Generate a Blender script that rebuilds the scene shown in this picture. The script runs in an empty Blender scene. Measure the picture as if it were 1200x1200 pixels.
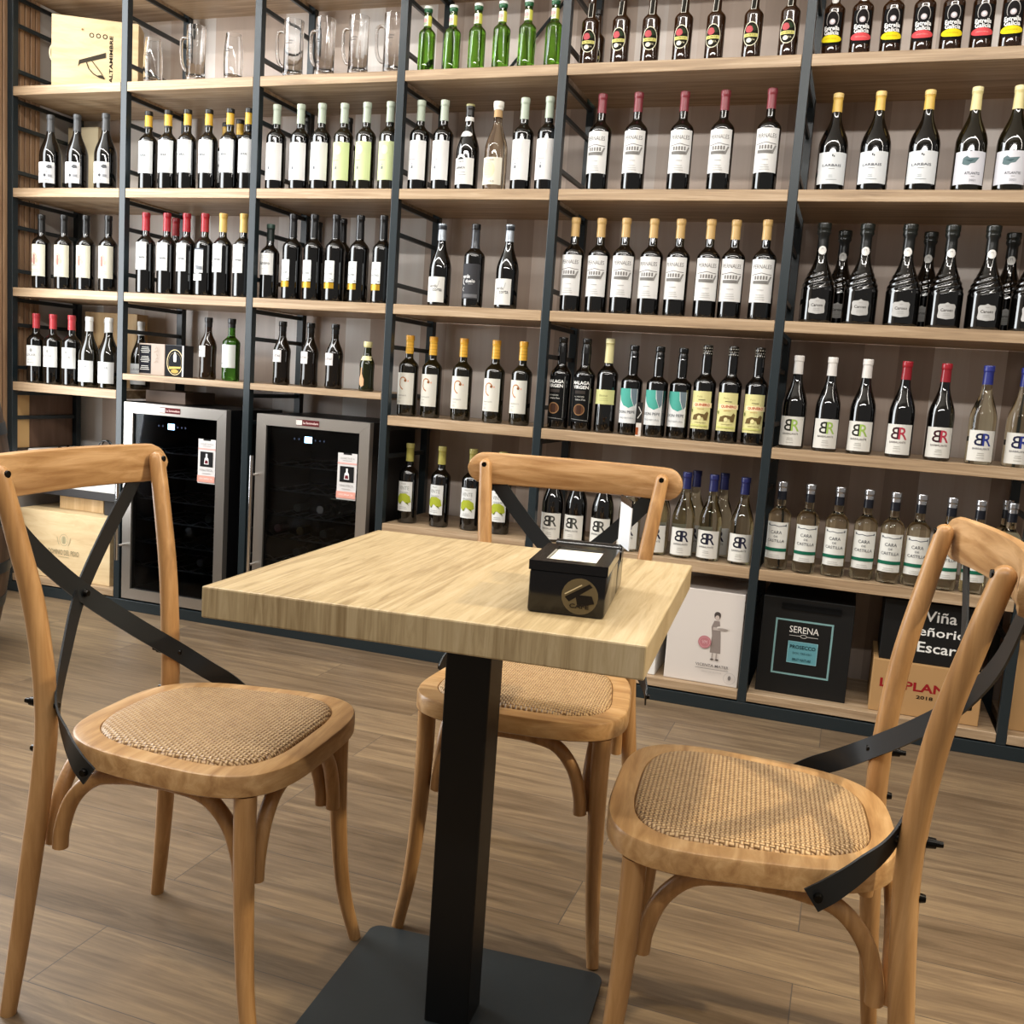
import bpy, bmesh, math, random
from mathutils import Vector, Matrix
random.seed(7)
SC = bpy.context.scene
COL = SC.collection
PI = math.pi

# ------------------------------------------------------------------ colours and materials
def lin(h):
    h = h.lstrip('#'); out = []
    for i in (0, 2, 4):
        c = int(h[i:i+2], 16) / 255
        out.append(c / 12.92 if c <= .04045 else ((c + .055) / 1.055) ** 2.4)
    return (*out, 1)
MATS = {}
def new_mat(name):
    m = bpy.data.materials.new(name); m.use_nodes = True
    MATS[name] = m
    nt = m.node_tree
    return m, nt, nt.nodes['Principled BSDF']
def simple(name, col, rough=.5, metal=0, spec=.5, coat=0, bump=0, bscale=200):
    if name in MATS: return MATS[name]
    m, nt, b = new_mat(name)
    b.inputs['Base Color'].default_value = lin(col); b.inputs['Roughness'].default_value = rough
    b.inputs['Metallic'].default_value = metal; b.inputs['Specular IOR Level'].default_value = spec
    b.inputs['Coat Weight'].default_value = coat
    if bump:
        tc = nt.nodes.new('ShaderNodeTexCoord'); n = nt.nodes.new('ShaderNodeTexNoise'); n.inputs['Scale'].default_value = bscale
        bp = nt.nodes.new('ShaderNodeBump'); bp.inputs['Strength'].default_value = bump; bp.inputs['Distance'].default_value = .002
        nt.links.new(tc.outputs['Object'], n.inputs['Vector']); nt.links.new(n.outputs['Fac'], bp.inputs['Height'])
        nt.links.new(bp.outputs['Normal'], b.inputs['Normal'])
    return m
def paper(col):
    return simple('paper_' + col, col, .7, spec=.15)
def glass(name, col, ior=1.45, rough=0.0):
    m, nt, b = new_mat(name)
    b.inputs['Base Color'].default_value = lin(col); b.inputs['Roughness'].default_value = rough
    b.inputs['Transmission Weight'].default_value = 1; b.inputs['IOR'].default_value = ior
    return m
def wood(name, c1, c2, scale, rough=.45, detail=6, streak=.5, c3=None, spec=.4):
    """grain: noise stretched by `scale` in object space, two or three tones"""
    m, nt, b = new_mat(name); N = nt.nodes.new; L = nt.links.new
    tc = N('ShaderNodeTexCoord'); mp = N('ShaderNodeMapping'); mp.inputs['Scale'].default_value = scale
    L(tc.outputs['Object'], mp.inputs['Vector'])
    n1 = N('ShaderNodeTexNoise'); n1.inputs['Scale'].default_value = 1; n1.inputs['Detail'].default_value = detail; n1.inputs['Roughness'].default_value = .62
    n1.inputs['Distortion'].default_value = .6
    L(mp.outputs['Vector'], n1.inputs['Vector'])
    r = N('ShaderNodeValToRGB'); r.color_ramp.elements[0].position = .5 - streak / 2.6; r.color_ramp.elements[1].position = .5 + streak / 2.6
    r.color_ramp.elements[0].color = lin(c1); r.color_ramp.elements[1].color = lin(c2)
    if c3:
        e = r.color_ramp.elements.new(.5); e.color = lin(c3)
    L(n1.outputs['Fac'], r.inputs['Fac']); L(r.outputs['Color'], b.inputs['Base Color'])
    b.inputs['Roughness'].default_value = rough; b.inputs['Specular IOR Level'].default_value = spec
    bp = N('ShaderNodeBump'); bp.inputs['Strength'].default_value = .12; bp.inputs['Distance'].default_value = .001
    L(n1.outputs['Fac'], bp.inputs['Height']); L(bp.outputs['Normal'], b.inputs['Normal'])
    return m

def math_node(nt, op, a, b=None, c=None):
    n = nt.nodes.new('ShaderNodeMath'); n.operation = op
    for i, v in enumerate((a, b, c)):
        if v is None: continue
        if isinstance(v, (int, float)): n.inputs[i].default_value = v
        else: nt.links.new(v, n.inputs[i])
    return n.outputs[0]

def floor_mat():
    m, nt, b = new_mat('vinyl_plank_floor'); N = nt.nodes.new; L = nt.links.new
    tc = N('ShaderNodeTexCoord')
    br = N('ShaderNodeTexBrick'); br.inputs['Scale'].default_value = 1
    br.inputs['Brick Width'].default_value = 1.22; br.inputs['Row Height'].default_value = .19
    br.inputs['Mortar Size'].default_value = .0012; br.inputs['Mortar Smooth'].default_value = .1
    br.offset = .37
    br.inputs['Color1'].default_value = (.0, .0, .0, 1); br.inputs['Color2'].default_value = (1, 1, 1, 1); br.inputs['Mortar'].default_value = (.5, .5, .5, 1)
    L(tc.outputs['Object'], br.inputs['Vector'])
    sep = N('ShaderNodeSeparateColor'); L(br.outputs['Color'], sep.inputs['Color'])
    # shift grain per plank
    cmb = N('ShaderNodeCombineXYZ'); L(math_node(nt, 'MULTIPLY', sep.outputs[0], 7.0), cmb.inputs[0]); L(math_node(nt, 'MULTIPLY', sep.outputs[0], 3.0), cmb.inputs[2])
    va = N('ShaderNodeVectorMath'); va.operation = 'ADD'; L(tc.outputs['Object'], va.inputs[0]); L(cmb.outputs[0], va.inputs[1])
    mp = N('ShaderNodeMapping'); mp.inputs['Scale'].default_value = (2.2, 26, 1); L(va.outputs[0], mp.inputs['Vector'])
    n1 = N('ShaderNodeTexNoise'); n1.inputs['Scale'].default_value = 1; n1.inputs['Detail'].default_value = 8; n1.inputs['Roughness'].default_value = .68; n1.inputs['Distortion'].default_value = .8
    L(mp.outputs[0], n1.inputs['Vector'])
    mp2 = N('ShaderNodeMapping'); mp2.inputs['Scale'].default_value = (7, 150, 1); L(va.outputs[0], mp2.inputs['Vector'])
    n2 = N('ShaderNodeTexNoise'); n2.inputs['Scale'].default_value = 1; n2.inputs['Detail'].default_value = 4; L(mp2.outputs[0], n2.inputs['Vector'])
    f = math_node(nt, 'ADD', math_node(nt, 'MULTIPLY', n1.outputs['Fac'], .78), math_node(nt, 'MULTIPLY', n2.outputs['Fac'], .22))
    f2 = math_node(nt, 'ADD', f, math_node(nt, 'MULTIPLY_ADD', sep.outputs[0], .12, -.06))
    r = N('ShaderNodeValToRGB'); el = r.color_ramp.elements
    el[0].position = .31; el[0].color = lin('#544431'); el[1].position = .72; el[1].color = lin('#957f60')
    e = el.new(.5); e.color = lin('#725f49')
    L(f2, r.inputs['Fac'])
    mx = N('ShaderNodeMix'); mx.data_type = 'RGBA'; L(br.outputs['Fac'], mx.inputs['Factor']); L(r.outputs['Color'], mx.inputs['A']); mx.inputs['B'].default_value = lin('#51463c')
    L(mx.outputs['Result'], b.inputs['Base Color'])
    b.inputs['Roughness'].default_value = .42; b.inputs['Specular IOR Level'].default_value = .45
    bp = N('ShaderNodeBump'); bp.inputs['Strength'].default_value = .15; bp.inputs['Distance'].default_value = .001
    L(f, bp.inputs['Height']); L(bp.outputs['Normal'], b.inputs['Normal'])
    return m

def panel_mat():
    """wall cladding: vertical veneer panels in several taupe tones"""
    m, nt, b = new_mat('veneer_wall_panels'); N = nt.nodes.new; L = nt.links.new
    tc = N('ShaderNodeTexCoord'); sp = N('ShaderNodeSeparateXYZ'); L(tc.outputs['Object'], sp.inputs[0])
    idx = math_node(nt, 'FLOOR', math_node(nt, 'DIVIDE', sp.outputs[0], .115))
    wn = N('ShaderNodeTexWhiteNoise'); wn.noise_dimensions = '1D'; L(idx, wn.inputs['W'])
    mp = N('ShaderNodeMapping'); mp.inputs['Scale'].default_value = (22, 1, 1.3); L(tc.outputs['Object'], mp.inputs['Vector'])
    n = N('ShaderNodeTexNoise'); n.inputs['Scale'].default_value = 1; n.inputs['Detail'].default_value = 6; n.inputs['Distortion'].default_value = .4; L(mp.outputs[0], n.inputs['Vector'])
    f = math_node(nt, 'ADD', math_node(nt, 'MULTIPLY', wn.outputs['Value'], .6), math_node(nt, 'MULTIPLY', n.outputs['Fac'], .3))
    pale = math_node(nt, 'LESS_THAN', idx, -13.5)      # panels behind the left bays are set to a paler tone
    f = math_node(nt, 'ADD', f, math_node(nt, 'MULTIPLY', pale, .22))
    r = N('ShaderNodeValToRGB'); el = r.color_ramp.elements
    el[0].position = .12; el[0].color = lin('#a59080'); el[1].position = .9; el[1].color = lin('#f3eee8')
    e = el.new(.5); e.color = lin('#cfbcac')
    L(f, r.inputs['Fac']); L(r.outputs['Color'], b.inputs['Base Color'])
    b.inputs['Roughness'].default_value = .3; b.inputs['Specular IOR Level'].default_value = .5
    return m

def weave_mat():
    m, nt, b = new_mat('woven_rattan'); N = nt.nodes.new; L = nt.links.new
    tc = N('ShaderNodeTexCoord'); sp = N('ShaderNodeSeparateXYZ'); L(tc.outputs['Object'], sp.inputs[0])
    k = 2 * PI / .0100
    sx = math_node(nt, 'SINE', math_node(nt, 'MULTIPLY', sp.outputs[0], k))
    sy = math_node(nt, 'SINE', math_node(nt, 'MULTIPLY', sp.outputs[1], k * .75))
    ax = math_node(nt, 'ABSOLUTE', math_node(nt, 'SINE', math_node(nt, 'MULTIPLY', sp.outputs[0], k)))
    ay = math_node(nt, 'ABSOLUTE', math_node(nt, 'SINE', math_node(nt, 'MULTIPLY', sp.outputs[1], k * .75)))
    prod = math_node(nt, 'MULTIPLY', sx, sy)
    over = math_node(nt, 'GREATER_THAN', prod, 0)
    h = math_node(nt, 'ADD', math_node(nt, 'MULTIPLY', over, ax), math_node(nt, 'MULTIPLY', math_node(nt, 'SUBTRACT', 1, over), ay))
    nz = N('ShaderNodeTexNoise'); nz.inputs['Scale'].default_value = 90; nz.inputs['Detail'].default_value = 3; L(tc.outputs['Object'], nz.inputs['Vector'])
    nb = N('ShaderNodeTexNoise'); nb.inputs['Scale'].default_value = 7; L(tc.outputs['Object'], nb.inputs['Vector'])
    f = math_node(nt, 'ADD', math_node(nt, 'MULTIPLY', h, .62), math_node(nt, 'ADD', math_node(nt, 'MULTIPLY', nz.outputs['Fac'], .35), math_node(nt, 'MULTIPLY', nb.outputs['Fac'], .1)))
    r = N('ShaderNodeValToRGB'); el = r.color_ramp.elements
    el[0].position = .22; el[0].color = lin('#5a3a20'); el[1].position = .88; el[1].color = lin('#d2b182')
    e = el.new(.5); e.color = lin('#a98256')
    L(f, r.inputs['Fac']); L(r.outputs['Color'], b.inputs['Base Color'])
    bp = N('ShaderNodeBump'); bp.inputs['Strength'].default_value = .9; bp.inputs['Distance'].default_value = .003
    L(h, bp.inputs['Height']); L(bp.outputs['Normal'], b.inputs['Normal'])
    b.inputs['Roughness'].default_value = .5
    return m

def butcher_mat():
    m, nt, b = new_mat('oak_butcher_block'); N = nt.nodes.new; L = nt.links.new
    tc = N('ShaderNodeTexCoord'); sp = N('ShaderNodeSeparateXYZ'); L(tc.outputs['Object'], sp.inputs[0])
    idx = math_node(nt, 'FLOOR', math_node(nt, 'DIVIDE', math_node(nt, 'ADD', sp.outputs[0], .013), .118))
    wn = N('ShaderNodeTexWhiteNoise'); wn.noise_dimensions = '1D'; L(idx, wn.inputs['W'])
    cm = N('ShaderNodeCombineXYZ'); L(math_node(nt, 'MULTIPLY', wn.outputs['Value'], 9), cm.inputs[1]); L(math_node(nt, 'MULTIPLY', wn.outputs['Value'], 5), cm.inputs[2])
    va = N('ShaderNodeVectorMath'); va.operation = 'ADD'; L(tc.outputs['Object'], va.inputs[0]); L(cm.outputs[0], va.inputs[1])
    mp = N('ShaderNodeMapping'); mp.inputs['Scale'].default_value = (85, 4.5, 5); L(va.outputs[0], mp.inputs['Vector'])
    n = N('ShaderNodeTexNoise'); n.inputs['Scale'].default_value = 1; n.inputs['Detail'].default_value = 7; n.inputs['Roughness'].default_value = .65; n.inputs['Distortion'].default_value = 1.2
    L(mp.outputs[0], n.inputs['Vector'])
    f = math_node(nt, 'ADD', n.outputs['Fac'], math_node(nt, 'MULTIPLY_ADD', wn.outputs['Value'], .16, -.08))
    r = N('ShaderNodeValToRGB'); el = r.color_ramp.elements
    el[0].position = .25; el[0].color = lin('#8d7754'); el[1].position = .76; el[1].color = lin('#c4b18e')
    e = el.new(.5); e.color = lin('#b19c76')
    L(f, r.inputs['Fac']); L(r.outputs['Color'], b.inputs['Base Color'])
    b.inputs['Roughness'].default_value = .38; b.inputs['Specular IOR Level'].default_value = .45
    return m

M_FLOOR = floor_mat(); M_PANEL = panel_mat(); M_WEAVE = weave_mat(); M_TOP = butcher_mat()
M_SHELF = wood('light_oak_shelf', '#8d755a', '#bfa78a', (2.5, 55, 70), .42, c3='#a98f70', streak=.45)
M_SLAT = wood('walnut_slats', '#8a6a50', '#b3916f', (40, 40, 2.5), .5, streak=.5)
M_CHAIR = wood('beech_bentwood', '#926b41', '#bd9362', (45, 45, 3.5), .36, c3='#a97f50', streak=.5)
M_RAIL = wood('beech_rail', '#976f45', '#c6a074', (5, 45, 60), .36, c3='#b0895c', streak=.45)
M_SEAT = wood('beech_seat', '#9a7247', '#c8a272', (6, 40, 40), .34, c3='#b38b5b', streak=.45)
M_PINE = wood('pine_case', '#d2b384', '#ecd5aa', (5, 20, 26), .6, c3='#e2c799', streak=.6)
M_PINEV = wood('pine_case_upright', '#c09866', '#e6c898', (26, 20, 3), .5, c3='#d6b380', streak=.6)
M_BARREL = wood('aged_barrel_oak', '#3b2c22', '#6d5644', (30, 30, 2.5), .6, streak=.6)
M_DARKWOOD = wood('dark_brown_board', '#5d4433', '#7d6150', (30, 30, 3), .5, streak=.6)
M_STEEL = simple('blue_black_steel', '#1d272b', .34, .0, .5, bump=.05, bscale=300)
M_BLACKIRON = simple('matt_black_iron', '#191c1e', .42, .2, .5)
M_POSTBLK = simple('black_powder_coat', '#050505', .45, 0, .35)
M_PLATE = simple('charcoal_plate', '#2b3133', .4, 0, .5, bump=.08, bscale=40)
M_BOLT = simple('dark_bolt', '#15130f', .25, .7)
M_INOX = simple('brushed_stainless', '#b9b3ab', .3, .85)
M_CHROME = simple('chrome', '#d8d8d8', .12, 1)
M_FRIDGE = simple('fridge_black', '#0c0d10', .4)
M_FRIDGEIN = simple('fridge_liner', '#0a0c10', .6)
M_PLASTIC = simple('gloss_black_plastic', '#0e0b09', .16, 0, .5)
M_WHITEPL = simple('white_enamel', '#eceae4', .4)
M_KRAFT = simple('kraft_cardboard', '#b08a5c', .75, spec=.2)
M_BLACKBOX = simple('black_carton', '#0d0e0e', .5, spec=.35)
M_WALL = simple('grey_plaster', '#b9b3ad', .7)
M_WALLD = simple('warm_plaster', '#a59a90', .8)
M_CEIL = simple('ceiling_paint', '#d8d4cc', .8)
M_TILE = simple('black_band', '#3e4347', .5, .5)

G_DARK = simple('dark_wine_glass', '#060504', .045, 0, 1.0)
G_OLIVE = simple('dark_olive_glass', '#120f05', .045, 0, 1.0)
G_CLEAR = glass('clear_white_wine_glass', '#faf8dd', 1.4)
G_GOLD = glass('straw_wine_glass', '#fcf5d6', 1.4)
G_ROSE = glass('pale_rose_glass', '#f0dcc0', 1.4)
G_GREEN = glass('green_beer_glass', '#6fae34', 1.4)
G_BROWN = simple('brown_beer_glass', '#2a1505', .05, 0, 1.0)
G_GREENW = glass('green_wine_glass', '#5fae3a', 1.4)
G_CRYSTAL = glass('crystal_glass', '#ffffff', 1.48)

# ------------------------------------------------------------------ mesh helpers
def link(o, parent=None):
    COL.objects.link(o)
    if parent is not None: o.parent = parent
    return o
def mesh_obj(name, bm, mats, parent=None, smooth=False, loc=None):
    bmesh.ops.recalc_face_normals(bm, faces=bm.faces)
    me = bpy.data.meshes.new(name); bm.to_mesh(me); bm.free()
    for m in (mats if isinstance(mats, (list, tuple)) else [mats]): me.materials.append(m)
    if smooth:
        for p in me.polygons: p.use_smooth = True
        if smooth != 'all':
            try: me.set_sharp_from_angle(angle=math.radians(smooth if smooth is not True else 40))
            except Exception: pass
    o = bpy.data.objects.new(name, me)
    if loc: o.location = loc
    return link(o, parent)
def tag(o, label=None, cat=None, group=None, kind=None):
    if label: o['label'] = label
    if cat: o['category'] = cat
    if group: o['group'] = group
    if kind: o['kind'] = kind
    return o
def empty(name, loc, rz=0):
    o = bpy.data.objects.new(name, None); o.location = loc; o.rotation_euler = (0, 0, rz)
    o.empty_display_size = .1
    return link(o)
def add_box(bm, x0, x1, y0, y1, z0, z1, bev=0, mat=0, seg=2):
    r = bmesh.ops.create_cube(bm, size=1, matrix=Matrix.Translation(((x0+x1)/2, (y0+y1)/2, (z0+z1)/2)) @ Matrix.Diagonal((x1-x0, y1-y0, z1-z0, 1)))
    vs = r['verts']; fs = list({f for v in vs for f in v.link_faces})
    for f in fs: f.material_index = mat
    if bev:
        es = list({e for v in vs for e in v.link_edges})
        rr = bmesh.ops.bevel(bm, geom=es, offset=bev, segments=seg, affect='EDGES', profile=.5, clamp_overlap=True)
        for f in rr['faces']: f.material_index = mat
def box(name, x0, x1, y0, y1, z0, z1, mat, parent=None, bev=.002, smooth=False):
    bm = bmesh.new(); add_box(bm, x0, x1, y0, y1, z0, z1, bev)
    return mesh_obj(name, bm, mat, parent, smooth)
def add_lathe(bm, prof, n=28, twist=None, matf=None, cap=True):
    rings = []
    for (r, z) in prof:
        ring = []
        for i in range(n):
            a = 2 * PI * i / n
            rr = r + (twist(a, z) if twist else 0)
            ring.append(bm.verts.new((rr * math.sin(a), -rr * math.cos(a), z)))
        rings.append(ring)
    for k in range(len(rings) - 1):
        for i in range(n):
            f = bm.faces.new((rings[k][i], rings[k][(i+1) % n], rings[k+1][(i+1) % n], rings[k+1][i]))
            if matf: f.material_index = matf((prof[k][1] + prof[k+1][1]) / 2)
    if cap:
        for ring, pr in ((rings[0], prof[0]), (rings[-1], prof[-1])):
            f = bm.faces.new(ring)
            if matf: f.material_index = matf(pr[1])
def catmull(pts, n=8):
    P = [Vector(p) for p in pts]; P = [2*P[0]-P[1]] + P + [2*P[-1]-P[-2]]; out = []
    for i in range(1, len(P) - 2):
        for k in range(n):
            t = k / n
            a, b, c, d = P[i-1], P[i], P[i+1], P[i+2]
            out.append(.5 * ((2*b) + (c-a)*t + (2*a-5*b+4*c-d)*t*t + (3*b-a-3*c+d)*t*t*t))
    out.append(P[-2]); return out
def lerp_list(vals, m):
    out = []
    for i in range(m):
        t = i / (m - 1) * (len(vals) - 1); k = min(int(t), len(vals) - 2); u = t - k
        a, b = vals[k], vals[k+1]
        out.append(a * (1 - u) + b * u)
    return out
def add_tube(bm, pts, radii, n=12, sub=8, round_end=False, mat=0, sq=1.0):
    P = catmull(pts, sub) if sub else [Vector(p) for p in pts]
    R = lerp_list(radii, len(P)) if len(radii) > 1 else [radii[0]] * len(P)
    if round_end:
        T = (P[-1] - P[-2]).normalized(); r = R[-1]
        for k in (.35, .65, .85, .97):
            P.append(P[len(R)-1] + T * r * k); 
        R += [r * math.sqrt(max(0, 1 - k*k)) for k in (.35, .65, .85, .97)]
    rings = []; up = None
    for i, p in enumerate(P):
        t = (P[min(i+1, len(P)-1)] - P[max(i-1, 0)]).normalized()
        if up is None:
            up = Vector((1, 0, 0)) if abs(t.x) < .9 else Vector((0, 0, 1))
        u = (up - t * up.dot(t)).normalized(); v = t.cross(u); up = u
        rings.append([bm.verts.new(p + R[i] * (math.cos(2*PI*k/n) * u + sq * math.sin(2*PI*k/n) * v)) for k in range(n)])
    for a, b in zip(rings, rings[1:]):
        for k in range(n):
            bm.faces.new((a[k], a[(k+1) % n], b[(k+1) % n], b[k])).material_index = mat
    bm.faces.new(rings[0]).material_index = mat; bm.faces.new(rings[-1]).material_index = mat
def add_strap(bm, pts, normals, w, th, sub=10):
    P = catmull(pts, sub); Nn = [v for v in catmull(normals, sub)]
    rings = []
    for i, p in enumerate(P):
        t = (P[min(i+1, len(P)-1)] - P[max(i-1, 0)]).normalized()
        n = (Nn[i] - t * Nn[i].dot(t)).normalized(); s = t.cross(n)
        rings.append([bm.verts.new(p + s * a * w/2 + n * b * th/2) for a, b in ((-1, -1), (1, -1), (1, 1), (-1, 1))])
    for a, b in zip(rings, rings[1:]):
        for k in range(4): bm.faces.new((a[k], a[(k+1) % 4], b[(k+1) % 4], b[k]))
    bm.faces.new(rings[0]); bm.faces.new(rings[-1])

# ------------------------------------------------------------------ printing on labels, cartons and stickers
TEXT = {}
def text_geo(s, bold):
    key = (s, bold)
    if key not in TEXT:
        cu = bpy.data.curves.new('lettering', 'FONT'); cu.body = s; cu.size = 1; cu.resolution_u = 2; cu.offset = bold
        o = bpy.data.objects.new('lettering', cu); COL.objects.link(o)
        dg = bpy.context.evaluated_depsgraph_get(); me = o.evaluated_get(dg).to_mesh()
        vs = [(v.co.x, v.co.y) for v in me.vertices]; fs = [tuple(p.vertices) for p in me.polygons]
        o.to_mesh_clear(); bpy.data.objects.remove(o); bpy.data.curves.remove(cu)
        x0 = min(v[0] for v in vs); x1 = max(v[0] for v in vs); y0 = min(v[1] for v in vs); y1 = max(v[1] for v in vs)
        TEXT[key] = ([((v[0]-x0)/(x1-x0), (v[1]-y0)/(y1-y0)) for v in vs], fs)
    return TEXT[key]
class Print:
    def __init__(s): s.items = []; s.layer = 0
    def _add(s, vs, fs, col, layer):
        s.items.append((vs, fs, col, s.layer if layer is None else layer)); s.layer += 1; return s
    def rect(s, x0, x1, z0, z1, col, layer=None):
        return s._add([(x0, z0), (x1, z0), (x1, z1), (x0, z1)], [(0, 1, 2, 3)], col, layer)
    def frame(s, x0, x1, z0, z1, t, col):
        l = s.layer
        for a in ((x0, x1, z0, z0+t), (x0, x1, z1-t, z1), (x0, x0+t, z0+t, z1-t), (x1-t, x1, z0+t, z1-t)): s.rect(*a, col, l)
        return s
    def poly(s, pts, col): return s._add(list(pts), [tuple(range(len(pts)))], col, None)
    def ell(s, x, z, rx, rz, col, n=24):
        return s.poly([(x + rx*math.cos(2*PI*k/n), z + rz*math.sin(2*PI*k/n)) for k in range(n)], col)
    def ring(s, x, z, rx, rz, t, col, n=24):
        vs = []; fs = []
        for k in range(n):
            c, q = math.cos(2*PI*k/n), math.sin(2*PI*k/n); vs += [(x+rx*c, z+rz*q), (x+(rx-t)*c, z+(rz-t)*q)]
        for k in range(n):
            a = 2*k; b = 2*((k+1) % n); fs.append((a, b, b+1, a+1))
        return s._add(vs, fs, col, None)
    def line(s, pts, w, col):
        vs = []; fs = []
        for i, p in enumerate(pts):
            a = Vector(pts[max(i-1, 0)]); b = Vector(pts[min(i+1, len(pts)-1)]); t = (b-a).normalized(); n = Vector((-t.y, t.x)) * w/2
            vs += [(p[0]+n.x, p[1]+n.y), (p[0]-n.x, p[1]-n.y)]
        for i in range(len(pts)-1): fs.append((2*i, 2*i+1, 2*i+3, 2*i+2))
        return s._add(vs, fs, col, None)
    def text(s, t, x, z, w, h, col, bold=0.0, mirror=False, rot=False):
        vs, fs = text_geo(t, bold)
        if rot: out = [(x + (.5-b)*h, z + (a-.5)*w) for a, b in vs]
        else: out = [(x + ((.5-a) if mirror else (a-.5))*w, z + (b-.5)*h) for a, b in vs]
        return s._add(out, fs, col, None)
    def lines(s, x, z, w, n, dz, col, h=.0012):
        l = s.layer
        for i in range(n):
            ww = w * (.75 + .25*((i*37) % 5)/4); s.rect(x-ww/2, x+ww/2, z-i*dz-h/2, z-i*dz+h/2, col, l)
        return s
    def build(s, name, mapf, parent, step=.006, mats=None):
        big = bmesh.new(); cols = []
        for vs, fs, col, layer in s.items:
            bm = bmesh.new(); V = [bm.verts.new((x, 0, z)) for x, z in vs]
            for f in fs:
                try: bm.faces.new([V[i] for i in f])
                except ValueError: pass
            if step:
                lo = min(v[0] for v in vs); hi = max(v[0] for v in vs); k = math.floor(lo/step) + 1
                while k * step < hi:
                    g = bm.verts[:] + bm.edges[:] + bm.faces[:]
                    bmesh.ops.bisect_plane(bm, geom=g, dist=1e-6, plane_co=(k*step, 0, 0), plane_no=(1, 0, 0)); k += 1
            if col not in cols: cols.append(col)
            ci = cols.index(col); mp = {}
            for v in bm.verts: mp[v] = big.verts.new(mapf(v.co.x, v.co.z, layer))
            for f in bm.faces:
                try: big.faces.new([mp[v] for v in f.verts]).material_index = ci
                except ValueError: pass
            bm.free()
        me = bpy.data.meshes.new(name); big.to_mesh(me); big.free()
        for c in cols: me.materials.append((mats or {}).get(c) or paper(c))
        return link(bpy.data.objects.new(name, me), parent)
def cyl(R): return lambda s, z, l: ((R+.0004+.0002*l)*math.sin(s/R), -(R+.0004+.0002*l)*math.cos(s/R), z)
def front(y, x0=0, z0=0): return lambda s, z, l: (x0+s, y-.0004-.0003*l, z0+z)

# ------------------------------------------------------------------ bottles
def S(t): return .5 - .5*math.cos(PI*max(0, min(1, t)))
def bottle_prof(kind, H, R):
    p = [(.0, 0)] if False else []
    p += [(R*.82, 0), (R*.95, .002), (R, .008)]
    if kind == 'bordeaux':
        zb, zs, rn = H*.60, H*.735, .0145; ex = 1.35
    elif kind == 'sherry':
        zb, zs, rn = H*.585, H*.68, .0165; ex = 1.3
    elif kind == 'angular':
        zb, zs, rn = H*.60, H*.72, .0165; ex = 1.0
    elif kind == 'burgundy':
        zb, zs, rn = H*.44, H*.80, .0148; ex = 1.05
    elif kind == 'vermouth':
        zb, zs, rn = H*.52, H*.80, .0135; ex = 1.05
    elif kind == 'sparkling':
        zb, zs, rn = H*.33, H*.74, .0160; ex = .86
    elif kind == 'beer':
        zb, zs, rn = H*.575, H*.70, .0135; ex = 1.3
    for i in range(1, 5): p.append((R, .008 + (zb-.008)*i/4))
    if kind == 'vermouth':   # waisted body
        p = [(r if i < 3 else R*(1-.05*math.sin(PI*min(1, z/zb))), z) for i, (r, z) in enumerate(p)]
    for i in range(1, 13):
        t = i/12; p.append((rn + (R-rn)*(1 - S(t**ex)), zb + (zs-zb)*t))
    top = .0135 if kind not in ('beer', 'sparkling') else (.0128 if kind == 'beer' else .0145)
    if kind in ('sherry', 'angular'):
        p += [(.0172, zs + (H-zs)*.45), (.0150, zs + (H-zs)*.75)]
    p += [(top, H-.022), (top, H-.018), (top+.0016, H-.016), (top+.0016, H-.004), (top, H-.001)]
    return p
def r_at(prof, z):
    for (r0, z0), (r1, z1) in zip(prof, prof[1:]):
        if z0 <= z <= z1: return r0 + (r1-r0)*((z-z0)/(z1-z0) if z1 > z0 else 0)
    return prof[-1][0]
PROTO = {}
TYPES = {}
def deftype(key, name, kind, H, R, gl, cap=None, labels=(), capname='capsule', twist=None, seg=28, capstep=None, dense=False, extra=None):
    TYPES[key] = dict(name=name, kind=kind, H=H, R=R, gl=gl, cap=cap, labels=labels, capname=capname, twist=twist, seg=seg, capstep=capstep, dense=dense, extra=extra)
def make(key):
    T = TYPES[key]; pr = bottle_prof(T['kind'], T['H'], T['R'])
    bp = pr
    if T['dense']:
        zs = [i*.0017 for i in range(int(T['H']/.0017))]
        bp = pr[:3] + [(r_at(pr, z), z) for z in zs if z > pr[2][1]+.001 and z < T['H']-.024] + pr[-5:]
    bm = bmesh.new(); add_lathe(bm, bp, T['seg'], T['twist'])
    root = mesh_obj(T['name'], bm, T['gl'], smooth=50)
    if T['cap']:   # [(z_from_top, material), ...] bands from the bottom up; last entry is the top
        bands = T['cap']; H = T['H']; z0 = H - bands[0][0]; off = .0009
        zs = sorted({z0, H-.018, H-.016, H-.004, H} | {H - b[0] for b in bands} | {z0 + (H-z0)*k/6 for k in range(7)})
        prof = []
        for z in zs:
            r = r_at(pr, min(z, H-.004)) + off
            if T['capstep']: r = T['capstep'](H - z, r)
            prof.append((r, z))
        prof = [(prof[0][0]-.001, prof[0][1])] + prof + [(prof[-1][0]-.001, H+.0015)]
        def mf(z):
            k = 0
            for i, b in enumerate(bands):
                if z >= H - b[0] - 1e-6: k = i
            return k
        bm = bmesh.new(); add_lathe(bm, prof, 20, matf=mf)
        mesh_obj(T['capname'], bm, [b[1] for b in bands], root, smooth=50)
    for (nm, R, P) in T['labels']:
        P.build(nm, cyl(R) if not callable(R) else R, root)
    if T['extra']: T['extra'](root)
    return root
def dup(root):
    r = root.copy(); COL.objects.link(r)
    for ch in list(root.children):
        c = ch.copy(); COL.objects.link(c); c.parent = r
        for g in list(ch.children):
            d = g.copy(); COL.objects.link(d); d.parent = c
    return r
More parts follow.
